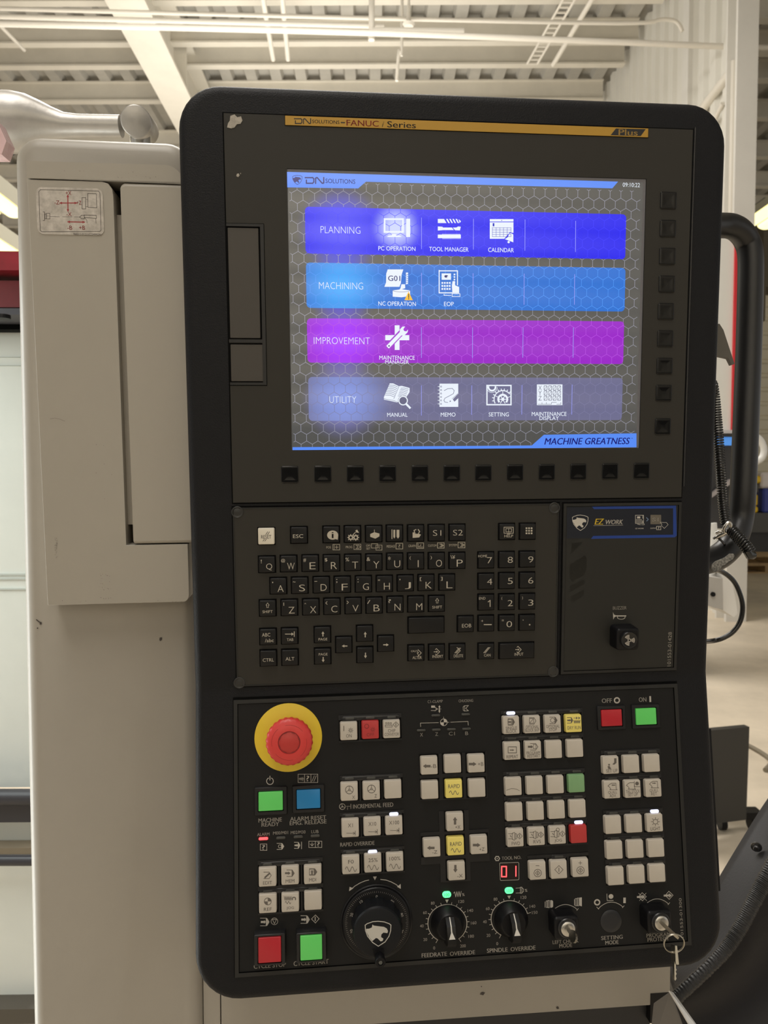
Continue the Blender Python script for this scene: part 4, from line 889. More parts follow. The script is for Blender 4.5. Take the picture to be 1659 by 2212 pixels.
pg(300,463,40,34,'a'); a.arc(385,457,30,0,360,4,20); a.line([(367,440),(403,440),(385,478)],4,True)
pg(662,441,40,34,'a'); a.line([(717,436),(752,400),(785,434),(752,472)],5,True); a.line([(750,420),(750,450)],8)
a.text('CYCLE STOP',344,852,286,40,.045); a.text('CYCLE START',714,826,312,40,.045)
a.set((880,1480),7.375)
a.text('C1-CLAMP',443,260,240,44,.02); a.text('CHUCKING',932,248,230,42,.01)
a.rect(380,325,440,360); a.line([(378,405),(440,405)],7); a.line([(440,352),(478,380),(440,410)],8); a.line([(448,382),(536,380)],6); a.line([(510,330),(510,432)],12); a.arc(510,345,12,0,360,6,8); a.arc(510,412,12,0,360,6,8)
a.line([(972,325),(905,330),(888,350),(890,398),(908,412),(972,408),(930,370)],7,True); a.line([(912,335),(912,408)],6)
a.line([(212,662),(208,605),(495,597)],7); a.line([(690,590),(965,578),(970,638)],7)
a.arc(580,592,54,0,360,8,28); a.disc(580,592,54,0,90,8); a.disc(580,592,54,180,270,8); a.line([(577,508),(577,535)],6); a.line([(636,592),(662,592)],6)
a.text('X',225,790,46,56,.03); a.text('Z',466,780,46,56,.03); a.text('C1',708,772,96,56,.03); a.text('B',945,766,46,56,.03)
a.set((880,1720),5.925); a.arc(1150,797,30,0,360,10,6); a.disc(1150,797,7); a.text('TOOL NO.',1332,788,248,40,.045)
a.set((1070,1640),6.9125); 
pts_=[(72,1550),(338,1540),(350,1552),(352,1792),(340,1800),(85,1812),(74,1800),(64,1560)]; a.line(pts_,6,True)
a.set((1260,1480),7.541); a.text('OFF',384,252,164,68,.045); a.arc(548,247,40,0,360,20,24); a.text('ON',966,235,120,68,.045); a.poly([(1075,180),(1103,178),(1106,274),(1078,276)])
# dials
def dial(a,ox,oy,s,cx0,cy0,rx,ry,a0,a1,n,hidden=()):
    a.set((ox,oy),s); a.arc(cx0,cy0,rx,a1,a0,8,60,ry)
    for i in range(n+1):
        if i in hidden: continue
        t=math.radians(a0+(a1-a0)*i/n); L=28 if i not in(0,n) else 40
        a.line([(cx0+rx*math.cos(t),cy0-ry*math.sin(t)),(cx0+(rx+L)*math.cos(t),cy0-(ry+L)*math.sin(t))],6)
dial(a,880,1880,5.53,478,635,233,226,240,-54,20,hidden=(10,))
for s_,x,y in (('0',320,928),('20',213,827),('40',172,665),('60',210,505),('80',303,392),('120',645,372),('140',752,480),('160',792,628),('180',762,788),('200',664,903)): a.text(s_,x,y,22*len(s_),34,.01)
a.poly([(452,350),(494,349),(472,392)]); a.line([(553,272)]+[(565+i*13,(318 if i%2 else 258)-i*1.0) for i in range(7)],6); a.text('%',668,290,30,32)
a.text('FEEDRATE',322,1007,300,46,.055); a.text('OVERRIDE',658,988,300,46,.055)
dial(a,880,1880,5.53,1222,580,222,218,242,17,15,hidden=(10,))
for s_,x,y in (('0',1073,876),('20',968,777),('40',925,615),('60',960,458),('80',1053,345),('120',1388,323),('140',1494,430),('150',1522,503)): a.text(s_,x,y,22*len(s_),34,.01)
a.poly([(1194,304),(1237,302),(1216,343)]); a.line([(1297,214),(1345,210)],5); a.line([(1297,272),(1345,270)],5); a.frame(1350,202,1368,274,6); a.line([(1372,212),(1386,222),(1387,255),(1372,264)],5); a.text('%',1418,240,28,32)
a.text('SPINDLE',1074,953,246,46,.055); a.text('OVERRIDE',1382,933,296,46,.055)
# key switch marks
a.set((1160,1900),4.88)
def swarc(x0,x1,ym,y0_,y1_):
    n=14; pts=[(x0+(x1-x0)*i/n, y0_+(y1_-y0_)*i/n-(y0_-ym)*math.sin(PI*i/n)**.8) for i in range(n+1)]
    a.line(pts,5)
swarc(158,425,272,335,318); a.line([(138,322),(158,342)],5); a.line([(420,325),(436,305)],5)
swarc(650,905,245,305,290); a.line([(630,290),(650,312)],5); a.line([(900,297),(918,277)],5)
swarc(1132,1385,212,275,258); a.line([(1114,262),(1134,282)],5); a.line([(1382,264),(1398,244)],5)
a.line([(85,235),(85,292)],5); a.frame(98,225,112,294,5); a.frame(116,220,130,296,5); a.poly([(140,218),(160,218),(170,230),(170,285),(158,296),(140,296)])
a.line([(394,210),(394,270)],5); a.frame(404,200,420,276,5); a.frame(426,195,440,276,5); a.poly([(446,190),(473,188),(473,282),(446,275)])
a.arc(634,240,26,0,360,13,22); a.disc(780,178,25); a.line([(737,152),(740,222),(803,219)],5); a.rect(910,190,936,248)
for x0,y0_,cr_ in ((1108,182,True),(1390,167,False)):
    a.line([(x0-38,y0_),(x0,y0_-44),(x0+44,y0_-2),(x0+4,y0_+42)],5,True); a.line([(x0-45,y0_+2),(x0+5,y0_)],18); a.poly([(x0,y0_-22),(x0+32,y0_),(x0+2,y0_+24)])
    if cr_: a.line([(1072,145),(1155,220)],4); a.line([(1150,143),(1080,222)],4)
a.text('SETTING',790,610,226,38,.05); a.text('MODE',790,662,138,38,.05); a.text('LEFT CHUCK',302,652,272,36,.045); a.text('MODE',303,695,134,38,.05); a.text('PROGRAM',1280,583,250,38,.05); a.text('PROTECT',1280,628,228,38,.05)
a.text('101553-01300',1520,404,384,28,.02,rot=90)
a.build('printed_labels',M_print,OP)
M_cross=None
# status lights
led(568.9,1812,M_ledred,label='lit red alarm light'); 
for q in ((606.8,1810),(644.3,1807.5),(680.8,1805.5)): led(*q)
for q in ((941.4,1545.3),(1006,1543),(910,1577.5),(942.6,1576.3),(975.2,1575.4),(1007.6,1574.4)): led(*q,w_=.0079,h_=.0018)
# number display
x0,x1_,y0_,y1_=avg(FL,(1081,1865),(1118,1862),(1120,1899),(1083,1902),.0014)
g=G(); g.rbox((x0+x1_)/2,(y0_+y1_)/2,x1_-x0-.0008,y1_-y0_-.0008,.0008,.0012,.0017,.0002,3); nd=g.build('number_display',mat('dark_display',(.010,.002,.002),.25),OP,label='red two-digit tool number display')
a=Art(FL,.00175); a.set((1070,1640),6.9125)
def seg(x,y,w_,h_,on):
    for k in on:
        p={'a':[(x-w_,y-h_),(x+w_,y-h_)],'g':[(x-w_,y),(x+w_,y)],'d':[(x-w_,y+h_),(x+w_,y+h_)],'f':[(x-w_-3,y-h_+5),(x-w_-3,y-5)],'b':[(x+w_+3,y-h_+5),(x+w_+3,y-5)],'e':[(x-w_-3,y+5),(x-w_-3,y+h_-5)],'c':[(x+w_+3,y+5),(x+w_+3,y+h_-5)]}[k]
        a.line(p,17)
seg(130,1678,32,76,'abcdef'); seg(272,1672,32,76,'bc'); a.build('red_digits',M_ledred,nd)
# green dial windows
for x,y in ((965.2,1932.6),(1100,1924)):
    led(x,y,M_ledgrn,.0078,.0052,'lit green window above the dial')
for (x,y) in ((965.2,1932.6),(1100,1924)):
    c=P(FL,x,y,HL); X,Y=top_px(c,.0031); a=Art(FL,.0031,(X,Y),1); a.text('100',0,0,11,6); a.build('window_digits',mat('dark_green_ink',(.01,.25,.06),.5,emit=(0,.3,.08),es=.6),OP)
# --- override knobs
def knob(bx_,by_,label):
    c=P(FL,bx_,by_,.0014); g=G(); g.lathe(c[0],c[1],[(.0155,.0014),(.0150,.0040),(.0135,.0060),(.0120,.0100),(.0105,.0115)],48); k=g.build('override_knob',M_black,OP,smooth=35,label=label)
    g=G(); w_=.0038; y1a,y0a=.0128,-.0148
    prof=[(y1a,.0050),(y1a-.004,.0120),(.0040,.0185),(-.0040,.0215),(-.0095,.0215),(-.0135,.0170),(y0a,.0060)]
    L=[[(c[0]+sx*(w_ if z>.006 else w_+.0006),c[1]+yy,z) for yy,z in prof] for sx in (-1,1)]
    g.loops([L[0],L[1]]); g.build('knob_grip',mat('knob_grip_black',(.006,.006,.006),.35,spec=.35),k,smooth=25)
    g=G()
    def zt(y): 
        for (ya_,za),(yb_,zb_) in zip(prof,prof[1:]):
            if yb_<=y<=ya_: return zb_+(za-zb_)*(y-yb_)/(ya_-yb_)
        return .0215
    ys=[y1a-.0008,y1a-.004,.0040,.0]; wd=[.0004,.00045,.0005,.0006]
    vs=[(c[0]+s_*w2,c[1]+y,zt(y)+.00015) for y,w2 in zip(ys,wd) for s_ in (-1,1)]; g.add(vs,[(2*i,2*i+2,2*i+3,2*i+1) for i in range(len(ys)-1)])
    g.add([(c[0],c[1]+.0014,zt(.0014)+.0011),(c[0]-.0028,c[1]-.0050,zt(-.005)+.0006),(c[0]+.0028,c[1]-.0050,zt(-.005)+.0006)],[(0,1,2)])
    g.build('pointer_line',mat('pointer_white',(.62,.60,.55),.5),k)
knob(967.5,1993,'black feedrate override knob'); knob(1104,1985.5,'black spindle override knob')
# --- hand wheel
c=P(FL,813,1990,.0014)
g=G(); g.lathe(c[0],c[1],[(.0322,.0014),(.0322,.0024),(.0312,.0030),(.0300,.0026),(.0300,.0036),(.0292,.0042),(.0220,.0048)],72); hw=g.build('handwheel',mat('wheel_black',(.006,.006,.007),.38,spec=.3),OP,smooth=30,label='black graduated handwheel with a shield emblem')
hc=P(FL,816,2015,.0335); HH=.0335
g=G(); n=96; L=[]
for r,z,k,t in ((.0226,.0040,1,0),(.0224,.0120,1,.1),(.0214,.0230,1,.6),(.0208,HH-.0022,0,1),(.0198,HH-.0006,0,1),(.0184,HH-.0002,0,1)):
    x_=c[0]+(hc[0]-c[0])*t; y_=c[1]+(hc[1]-c[1])*t
    L.append([(x_+r*(1-(.05 if k and (i%8)<4 else 0))*math.cos(2*PI*i/n),y_+r*(1-(.05 if k and (i%8)<4 else 0))*math.sin(2*PI*i/n),z) for i in range(n)])
g.loops(L,False,True); g.build('wheel_hub',mat('hub_black',(.006,.007,.009),.45,spec=.25),hw,smooth=35)
a=Art(FL,.0045); X,Y=top_px(c,.0045); a.set((X,Y),1)
for i in range(100):
    t=2*PI*i/100+.0; r0=(61 if i%10 else 58) if i%5 else 59.5; a.line([(r0*1.06*math.sin(t),-r0*1.06*math.cos(t)),(68*math.sin(t),-68*math.cos(t))],.7)
M_dial=mat('dial_marks',(.20,.19,.17),.6)
a.build('dial_scale',M_dial,hw)
a=Art(FL,.0049); X,Y=top_px(c,.0049); a.set((X,Y),1)
for k in range(10):
    t=-2*PI*k/10; a.text(str(k*10) if k else '0',57*math.sin(t),-57*math.cos(t),None,6,.0,rot=-math.degrees(t))
a.build('dial_numbers',mat('dial_number_marks',(.40,.38,.34),.6),hw)
X,Y=top_px(hc,HH); a=Art(FL,HH,(X,Y),1); emblem(a,.5,2,28,27,1.7); a.build('wheel_emblem',mat('emblem_silver',(.50,.48,.43),.4),hw)
cc=P(FL,822,2079,.042)
g=G(); g.poly([(hc[0]-.0048,hc[1]-.013),(hc[0]+.0052,hc[1]-.013),(cc[0]+.004,cc[1]-.001),(cc[0]-.004,cc[1]-.001)],.0285,.0335); g.build('crank_arm',M_black,hw)
g=G(); g.lathe(cc[0],cc[1],[(.0034,.028),(.0040,.032),(.0044,.038),(.0046,.0415),(.0040,.0428),(.0022,.0430),(.0020,.0420)],28); g.build('crank_knob',M_black,hw,smooth=40)
g=G(); g.cyl(cc[0],cc[1],.0016,.0418,.0426,16,.0002); g.box(cc[0]-.0010,cc[0]+.0010,cc[1]-.0002,cc[1]+.0002,.0426,.0428); g.build('crank_screw',mat('grey_screw',(.10,.10,.09),.4),hw)
# --- key switches and the blanking plug
def keyswitch(px,py,h,label):
    c=P(FL,px,py,h+.0035); g=G(); g.rbox(c[0],c[1]-.0008,.0226,.0200,.0032,.0012,h,.0026,5,.0004); k=g.build('key_switch',M_black,OP,smooth=40,label=label)
    g=G(); g.lathe(c[0],c[1],[(.0085,h-.001),(.0085,h+.0015),(.0078,h+.0022),(.0060,h+.0022)],40); g.build('switch_collar',mat('collar_black',(.012,.012,.013),.35),k,smooth=40)
    g=G(); g.lathe(c[0],c[1],[(.0063,h+.002),(.0063,h+.0032),(.0058,h+.0036),(.0030,h+.0036)],36); cyl_=g.build('lock_cylinder',M_steel,k,smooth=40)
    return c,h+.0036
cA,hA=keyswitch(1227.6,2007.6,.0180,'black key switch for the left chuck with a bare key in it')
cB,hB=keyswitch(1430,1994.9,.0180,'black program protect key switch with key ring')
g=G(); c=P(FL,1319.8,1989.5,.0016); g.lathe(c[0],c[1],[(.0100,.0013),(.0100,.0018),(.0096,.0021),(.0060,.0022)],40); g.build('blanking_plug',mat('plug_black',(.012,.013,.016),.4),OP,smooth=40,label='flat round black blanking plug')
# --- keys (separate things)
Xf=FL
def key_shape(g,L=.030,w_=.0019,t=.0009,bow=.010):
    g.poly([(-w_,0),(w_,0),(w_,L*.55),(bow/2,L*.68),(bow/2,L*.98),(bow*.36,L*1.08),(-bow*.36,L*1.08),(-bow/2,L*.98),(-bow/2,L*.68),(-w_,L*.55)],-t,t)
def put(o,M): o.matrix_world=M
M_brass=mat('worn_nickel',(.52,.49,.42),.30,metal=1.0)
# short key turned in the left switch: round bow lying towards the lower right
g=G(); nb=14
bow=[(.0072*math.cos(t)*.62,.0125+.0072*math.sin(t)) for t in [2*PI*i/nb for i in range(nb)]]
g.poly(bow,-.0009,.0009); g.poly([(-.0014,-.002),(.0014,-.002),(.0014,.008),(-.0014,.008)],-.0010,.0010)
o=g.build('switch_key',mat('dull_key',(.30,.28,.24),.35,metal=1.0)); tag(o,'bare metal key standing turned in the left chuck key switch','key')
Kl=FL@Vector((cA[0],cA[1],hA-.001)); dd=(Kl-CAM.translation).length; tl=CAM.translation+ray(1241,2027).normalized()*(dd-.013)
z=(tl-Kl).normalized(); nrm=FL.to_3x3()@Vector((.80,-.35,.25)); x=z.cross(nrm).normalized(); nz=x.cross(z); m=Matrix.Identity(4)
for i in range(3): m[i][0]=x[i]; m[i][1]=z[i]; m[i][2]=nz[i]; m[i][3]=Kl[i]
o.matrix_world=m
# key in the right switch with its ring and second key
Kp=FL@Vector((cB[0],cB[1],hB-.001))
d0=Wp(1459,2021,.1); 
def at_w(px,py,dist): return CAM.translation+ray(px,py).normalized()*dist
kd=(Kp-CAM.translation).length
tipk=at_w(1458,2020,kd-.012)
g=G(); ax=(tipk-Kp); Lk=ax.length; g.poly([(-.0012,0),(.0012,0),(.0016,Lk*.45),(.0012,Lk*1.02),(-.0012,Lk*1.02),(-.0016,Lk*.45)],-.0030,.0030)
g.poly([(-.0011,Lk*.25),(.0011,Lk*.25),(.0011,Lk*1.05),(-.0011,Lk*1.05)],-.0045,.0045)
o=g.build('switch_key',M_brass); tag(o,'metal key in the program protect switch, carrying the key ring','key')
z=ax.normalized(); vdir=(Kp-CAM.translation).normalized(); x=z.cross(vdir).normalized(); nz=x.cross(z)
m=Matrix.Identity(4)
for i in range(3): m[i][0]=x[i]; m[i][1]=z[i]; m[i][2]=nz[i]; m[i][3]=Kp[i]
o.matrix_world=m
rc=at_w(1455.5,2037,kd-.010); rr_=21.5*.63/FP*1.0
rr_=21.5*(kd-.01)*math.cos(.6)/FP
fx=CAM.to_3x3().col[0]; fy=CAM.to_3x3().col[1]; fz=CAM.to_3x3().col[2]
g=G(); g.tube([rc+fx*rr_*math.cos(t)+fy*rr_*math.sin(t)+fz*.0015*math.sin(t) for t in [2*PI*i/40 for i in range(41)]],.00045,8); g.tube([rc+fz*.0011+fx*rr_*math.cos(t)+fy*rr_*math.sin(t)+fz*.0015*math.sin(t) for t in [2*PI*i/40 for i in range(41)]],.00045,8)
o=g.build('key_ring',M_brass,smooth=60); tag(o,'thin steel split ring hanging from the key in the program protect switch','key ring')
k2=at_w(1456,2047,kd-.008); k2b=at_w(1457,2118,kd-.006); ax=k2b-k2; Lk=ax.length
g=G(); g.poly([(-.0010,-.002),(.0008,-.002),(.0022,Lk*.48),(.0004,Lk*.50),(-.0006,Lk*.45)],-.0045,.0045)
g.poly([(-.0007,Lk*.42),(.0007,Lk*.42),(.0006,Lk*.62),(.0012,Lk*.66),(.0004,Lk*.72),(.0012,Lk*.78),(.0004,Lk*.85),(.0010,Lk*.93),(0,Lk),(-.0007,Lk*.97)],-.0018,.0018)
o=g.build('spare_key',M_brass); tag(o,'spare metal key dangling edge-on from the split ring','key')
z=ax.normalized(); x=z.cross(fz).normalized()*-1; nz=x.cross(z); m=Matrix.Identity(4)
for i in range(3): m[i][0]=x[i]; m[i][1]=z[i]; m[i][2]=nz[i]; m[i][3]=k2[i]
o.matrix_world=m
# ================================================================ machine cabinet beside the console
def shift_frame(F,dz): return F@Matrix.Translation((0,0,dz))
FK = shift_frame(FK,.026)
MC=thing('machine_cabinet','beige painted machine cabinet with a raised cover, left of the console','machine cabinet',FK,(-.09,-.75,-.15))
l1=P(FK,36,700); l2=P(FK,62,2200); tp_=P(FK,230,306,-.012); rt=P(FK,434,2180); 
cx0_=(l1[0]+l2[0])/2; cx1_=rt[0]; ctop=tp_[1]
g=G(); g.rbox((cx0_+cx1_)/2,(ctop-1.35)/2,cx1_-cx0_,ctop+1.35,.024,-.30,0,.014,6); g.build('body',M_beige,MC,smooth=50)
FC=shift_frame(FU,-.036)
def cv(*q): return P(FC,*q)
c_tl=cv(63,390); c_bl=cv(99,1308); lx=(c_tl[0]+c_bl[0])/2
rx_=(cv(388,700)[0]+cv(411,1290)[0])/2; rx_=max(rx_,cv(409,1290)[0])
by_=cv(250,1304)[1]; hy=cv(200,352)[1]; ly=cv(150,389)[1]
def child(o,parent):
    o.parent=parent; o.matrix_parent_inverse=parent.matrix_world.inverted(); return o
def inC(g,name,m,label=None,bev=0,smooth=50):
    o=g.build(name,m,None,F=FC,smooth=smooth,label=label)
    if bev:
        b=o.modifiers.new('b','BEVEL'); b.width=bev; b.segments=3; b.limit_method='ANGLE'
    return child(o,MC)
bpy.context.view_layer.update()
rx0_=rx_; rx_=min(-.0672,rx_+.006)
g=G(); r=.016; g.poly([(lx,ly+.0006),(rx_,ly+.0006)]+[(rx_-r+r*math.cos(a),hy-r+r*math.sin(a)) for a in [PI/2*i/6 for i in range(7)]]+[(lx,hy)],-.032,.0005); inC(g,'header_cover',M_beige2,'top strip of the raised cover',.0016); rx_=rx0_
gx0=cv(247,500)[0]; gx1=cv(262,500)[0]; ny=cv(300,1176)[1]; r=.010
gx0=(cv(246,450)[0]+cv(272,1150)[0])/2; gx1=(cv(261,450)[0]+cv(286,1150)[0])/2
g=G(); rb=.006
g.poly([(lx,by_),(rx_-rb,by_)]+[(rx_-rb+rb*math.sin(a),by_+rb-rb*math.cos(a)) for a in [PI/2*i/4 for i in range(1,5)]]+[(rx_,ny-.0006),(gx0-.0004,ny-.0006),(gx0,ly-.012),(gx0-.001,ly-.006),(gx0-.004,ly-.002),(gx0-.009,ly-.0004),(lx,ly-.0004)],-.032,0); inC(g,'front_cover',M_beige2,'L-shaped main piece of the raised cover',.0030)
sxr=min(-.0672,rx_+.008)
g=G(); g.poly([(gx1,ny+.0004),(sxr,ny+.0004),(sxr,ly-.0006),(gx1+.004,ly-.0006),(gx1+.001,ly-.002),(gx1,ly-.005)],-.028,.0004); inC(g,'slide_cover',M_beige2,'tall narrow cover beside the console',.0030)
g=G(); g.box(gx0-.002,gx1+.004,cv(250,1136)[1],cv(250,457)[1],-.030,-.010); inC(g,'groove_bar',M_beige2)
g=G(); g.box(lx+.01,sxr,ny,ly,-.034,-.026); inC(g,'groove_back',M_gap)
# axis sticker
g=G(); q0=cv(77,404); q1=cv(226,509); q2=cv(80,505); 
L=rrect((q0[0]+q1[0])/2,(q0[1]+q1[1])/2,q1[0]-q0[0],q0[1]-q1[1],.0055,5); g.poly(L,.0001,.0006)
st=inC(g,'axis_sticker',mat('sticker_paper',(.60,.56,.51),.4,var=.30,vscale=120,vcol=(.40,.37,.33)),'worn white sticker with red axis arrows')
bpy.context.view_layer.update()
def stick(a,name,m): o=a.g.build(name,m,None,F=FC); return child(o,st)
a=Art(FC,.0007); a.set((0,280),3.318)
a.line([(290,430),(705,440),(716,455),(724,720),(716,730),(300,732),(288,722),(278,445)],3,True)
a.frame(588,487,614,568,3); a.line([(628,458),(690,460),(694,560),(630,557)],3,True); a.line([(614,500),(628,500)],2); a.line([(614,552),(628,552)],2)
a.line([(308,590),(320,590),(320,650),(308,652)],3); a.frame(322,605,332,638,3); a.frame(333,600,357,640,2.5); a.line([(333,620),(357,620)],2)
a.line([(358,622),(425,624)],1.8); a.line([(448,624),(515,625)],1.8); a.line([(530,625),(570,626)],1.8); a.line([(570,627),(585,614),(604,614),(604,640),(585,638)],3,True); a.line([(604,612),(690,614),(692,636),(604,630)],3,False); a.line([(606,630),(622,650),(624,670)],2.5); a.line([(686,640),(688,672)],2.5)
a.text('950212-01251/COMMON',625,750,196,15,.01); stick(a,'sticker_drawing',mat('sticker_ink',(.05,.04,.035),.6))
a=Art(FC,.0007); a.set((0,280),3.318)
for x0,y0_,x1_,y1_ in ((430,526,548,526),(486,470,487,584),(487,661,605,663)):
    a.line([(x0,y0_),(x1_,y1_)],7); dx,dy=(x1_-x0),(y1_-y0_); L=math.hypot(dx,dy); dx/=L; dy/=L
    for (px,py,s_) in ((x0,y0_,-1),(x1_,y1_,1)): a.poly([(px+dx*s_*6,py+dy*s_*6),(px-dx*s_*14-dy*9,py-dy*s_*14+dx*9),(px-dx*s_*14+dy*9,py-dy*s_*14-dx*9)])
a.text('+X',491,454,40,30,.01); a.text('-Z',408,522,36,28,.01); a.text('+Z',566,524,34,28,.01); a.text('-X',495,606,36,28,.01); a.text('-B',500,703,34,30,.01); a.text('+B',588,703,42,30,.01)
stick(a,'sticker_red_arrows',mat('sticker_red',(.36,.035,.04),.55))
# chips and marks in the paint
a=Art(FK,.0006)
a.line([(79,1339),(84,1343),(88,1345)],2.4); a.poly([(85,1343),(90,1344),(90,1349),(86,1349)]); a.disc(81,1357,1.6,n=8); a.poly([(345,1377),(350,1377),(350,1382),(346,1385),(344,1382)])
o=a.g.build('paint_chips',mat('bare_chip',(.06,.05,.045),.7),None,F=FK); child(o,MC)
a=Art(FC,.0008); rnd=random.Random(7)
for (x0,y0_,x1_,y1_,n_) in ((118,1160,124,1205,26),(215,1240,240,1300,30),(90,365,340,385,14),(96,1296,400,1306,12),(200,960,245,1090,7)):
    for k in range(n_): x=rnd.uniform(x0,x1_); y=rnd.uniform(y0_,y1_); a.disc(x,y,rnd.uniform(.35,.9),n=6)
a.line([(108,905),(118,903),(128,905),(140,910)],.6); o=a.g.build('scuff_marks',mat('scuff',(.17,.15,.13),.7),None,F=FC); child(o,MC)
# ---------------- support below the console
SF=FK
r0=P(SF,476,2160,-.012); r1=P(SF,1447,2140,-.012)
SU=thing('console_support','beige steel apron under the console','support',SF,((r0[0]+r1[0])/2,-.9,-.15))
yb_=P(SF,1400,2171,-.012)[1]; yu=r1[1]+.10
g=G(); g.box(r0[0]+.0008,r1[0],yb_,yu,-.16,-.012); o=g.build('apron',M_beige,SU)
g=G(); g.box(cx1_+.0006,r0[0]-.0004,-1.3,yu,-.2,-.013); g.build('side_post',M_beige,SU)
n0=P(SF,1405,2146,-.012); g=G(); g.box(n0[0],r1[0]-.0005,yb_-.02,n0[1],-.05,-.0115); g.build('corner_block',M_black,SU)
g=G(); g.box(r0[0]+.002,n0[0]-.0004,yb_-.4,yb_-.0004,-.19,-.020); g.box(n0[0]-.0004,r1[0]-.001,yb_-.4,yb_-.0210,-.19,-.055); g.build('lower_panel',mat('lower_dark',(.010,.011,.014),.5,bump=.2,bscale=600),SU)
a=Art(SF,-.0115); a.poly([(1036,2148),(1041,2143),(1048,2144),(1044,2150)]); a.disc(1040,2131,1.3,n=6); a.poly([(1201,2176),(1206,2174),(1208,2179),(1203,2180)]); a.build('paint_marks',mat('bare_chip',(.06,.05,.045),.7),SU)
# bent bracket at the corner
bk_=thing('bracket','bent steel bracket with a bright cut edge under the console corner','bracket',None,Wp(1460,2250,.70))
p=[Wp(1447,2143,.690),Wp(1420,2150,.705),Wp(1400,2290,.70),Wp(1545,2290,.66),Wp(1448,2143,.688)]
def solid(name,pts,th,m,parent=None,bev=0):
    """a plate through the given points, with thickness th away from the viewer"""
    n=(pts[1]-pts[0]).cross(pts[2]-pts[0]).normalized()
    if n.dot(pts[0]-CAM.translation)<0: n=-n
    k=len(pts); g=G(); vs=[tuple(q) for q in pts]+[tuple(q+n*th) for q in pts]
    g.add(vs,[tuple(range(k)),tuple(range(2*k-1,k-1,-1))]+[(i,i+k,(i+1)%k+k,(i+1)%k) for i in range(k)])
    o=g.build(name,m); 
    if parent is not None: o.parent=parent; o.matrix_parent_inverse=Matrix.Translation(parent.matrix_world.translation).inverted()
    return o
bpy.context.view_layer.update()
solid('bracket_face',[Wp(1447,2143,.69),Wp(1412,2168,.70),Wp(1400,2290,.70),Wp(1500,2290,.68)],.002,mat('grey_steel',(.16,.15,.14),.5,metal=.3),bk_)
solid('bracket_edge',[Wp(1446,2140,.688),Wp(1455,2144,.688),Wp(1560,2290,.655),Wp(1535,2290,.655)],.0016,mat('bright_edge',(.75,.75,.75),.35,metal=.6,bump=.3,bscale=500),bk_)
# ---------------- swing arm on top of the cabinet
SA=thing('swing_arm','silver cast swing arm with round pivot on top of the cabinet','machine arm',None,Wp(305,312,.86))
bpy.context.view_layer.update()
def world_part(g,name,m,parent,label=None,smooth=60,kind=None):
    o=g.build(name,m,None,smooth=smooth,label=label,kind=kind); o.parent=parent; o.matrix_parent_inverse=parent.matrix_world.inverted(); return o
Ya=.93; sp=[(-120,262,66),(-40,262,64),(0,265,61),(38,264,59),(62,262,52),(88,264,41),(112,267,32),(140,271,25),(175,272,22.5),(262,273,22)]
g=G(); g.tube([Wp(x,y,Ya) for x,y,r in sp],[r*Ya/FP for x,y,r in sp],40); world_part(g,'arm_casting',M_alu,SA)
g=G(); g.tube([Wp(10,265,Ya),Wp(13,265,Ya)],[62*Ya/FP]*2,40); world_part(g,'joint_ring',mat('ring_dark',(.10,.10,.10),.4),SA)
g=G(); A=Wp(294,262,.885); B=Wp(314,283,1.02); g.tube([A+(A-B).normalized()*.001,A,B],[.0160,.0174,.0174],48); world_part(g,'pivot_cylinder',M_alu,SA,'round pivot of the arm')
g=G(); q=Wp(304,300,.93); g.lathe(q.x,q.y,[(.0125,q.z-.022),(.0125,q.z+.004)],32); world_part(g,'pivot_neck',M_steel,SA)
g=G(); g.poly([( -0.045,.0),(.006,.0),(.024,-.036),(.014,-.060),(-.045,-.060)],0,.02); g.v=[(x*.55,y*.62,z) for x,y,z in g.v]; o=g.build('lens_cover',mat('clear_red_lens',(.62,.42,.42),.12,bump=.8,bscale=90,bdist=.002),None); o.parent=SA; o.matrix_world=Matrix.Translation(Wp(6,278,.868))@Matrix.Rotation(PI/2,4,'X')
# ---------------- grab handle
GH=thing('grab_handle','thick black tubular grab handle on the right side of the console','handle',None,Wp(1545,1235,.76))
bpy.context.view_layer.update()
hp=[(1500,487,.74),(1552,487,.76),(1580,489,.765),(1600,501,.77),(1614,522,.775),(1621,550,.775),(1621,620,.775),(1617,760,.775),(1611,920,.77),(1605,1060,.765),(1600,1115,.765),(1592,1150,.76),(1576,1182,.755),(1550,1204,.75),(1518,1214,.745),(1490,1216,.74)]
def smooth_path(pts,k=5):
    P_=[Vector(p) for p in pts]; out=[]
    for i in range(len(P_)-1):
        p0=P_[max(i-1,0)];p1=P_[i];p2=P_[i+1];p3=P_[min(i+2,len(P_)-1)]
        for j in range(k):
            t=j/k; out.append(.5*((2*p1)+(p2-p0)*t+(2*p0-5*p1+4*p2-p3)*t*t+(3*p1-p0-3*p2+p3)*t*t*t))
    return out+[P_[-1]]
path=smooth_path([Wp(*q) for q in hp]); M_han=mat('handle_black',(.010,.010,.011),.38,spec=.5)
g=G(); g.tube(path,lambda t:(25.5*.77/FP)*(1+.08*t),28); world_part(g,'tube',M_han,GH)
gp=[Vector(p) for p in path]; seg_=[p for p in gp if 0.0<=0 and (CI@p).y/-(CI@p).z*FP < -(1190-CY) ]
a1_=Wp(1537,1215,.728); 
g=G()
rw=random.Random(3)
wp=[(1537,1229),(1538,1219),(1546,1212),(1557,1208),(1566,1204),(1576,1196),(1584,1196),(1587,1201),(1583,1208),(1574,1213),(1566,1220),(1560,1222),(1556,1229),(1549,1234),(1542,1235)]
o=solid('worn_label',[Wp(x,y,.7215) for x,y in wp],.0006,mat('worn_silver',(.33,.32,.29),.6,var=.6,vscale=500,vcol=(.05,.05,.05)),GH)
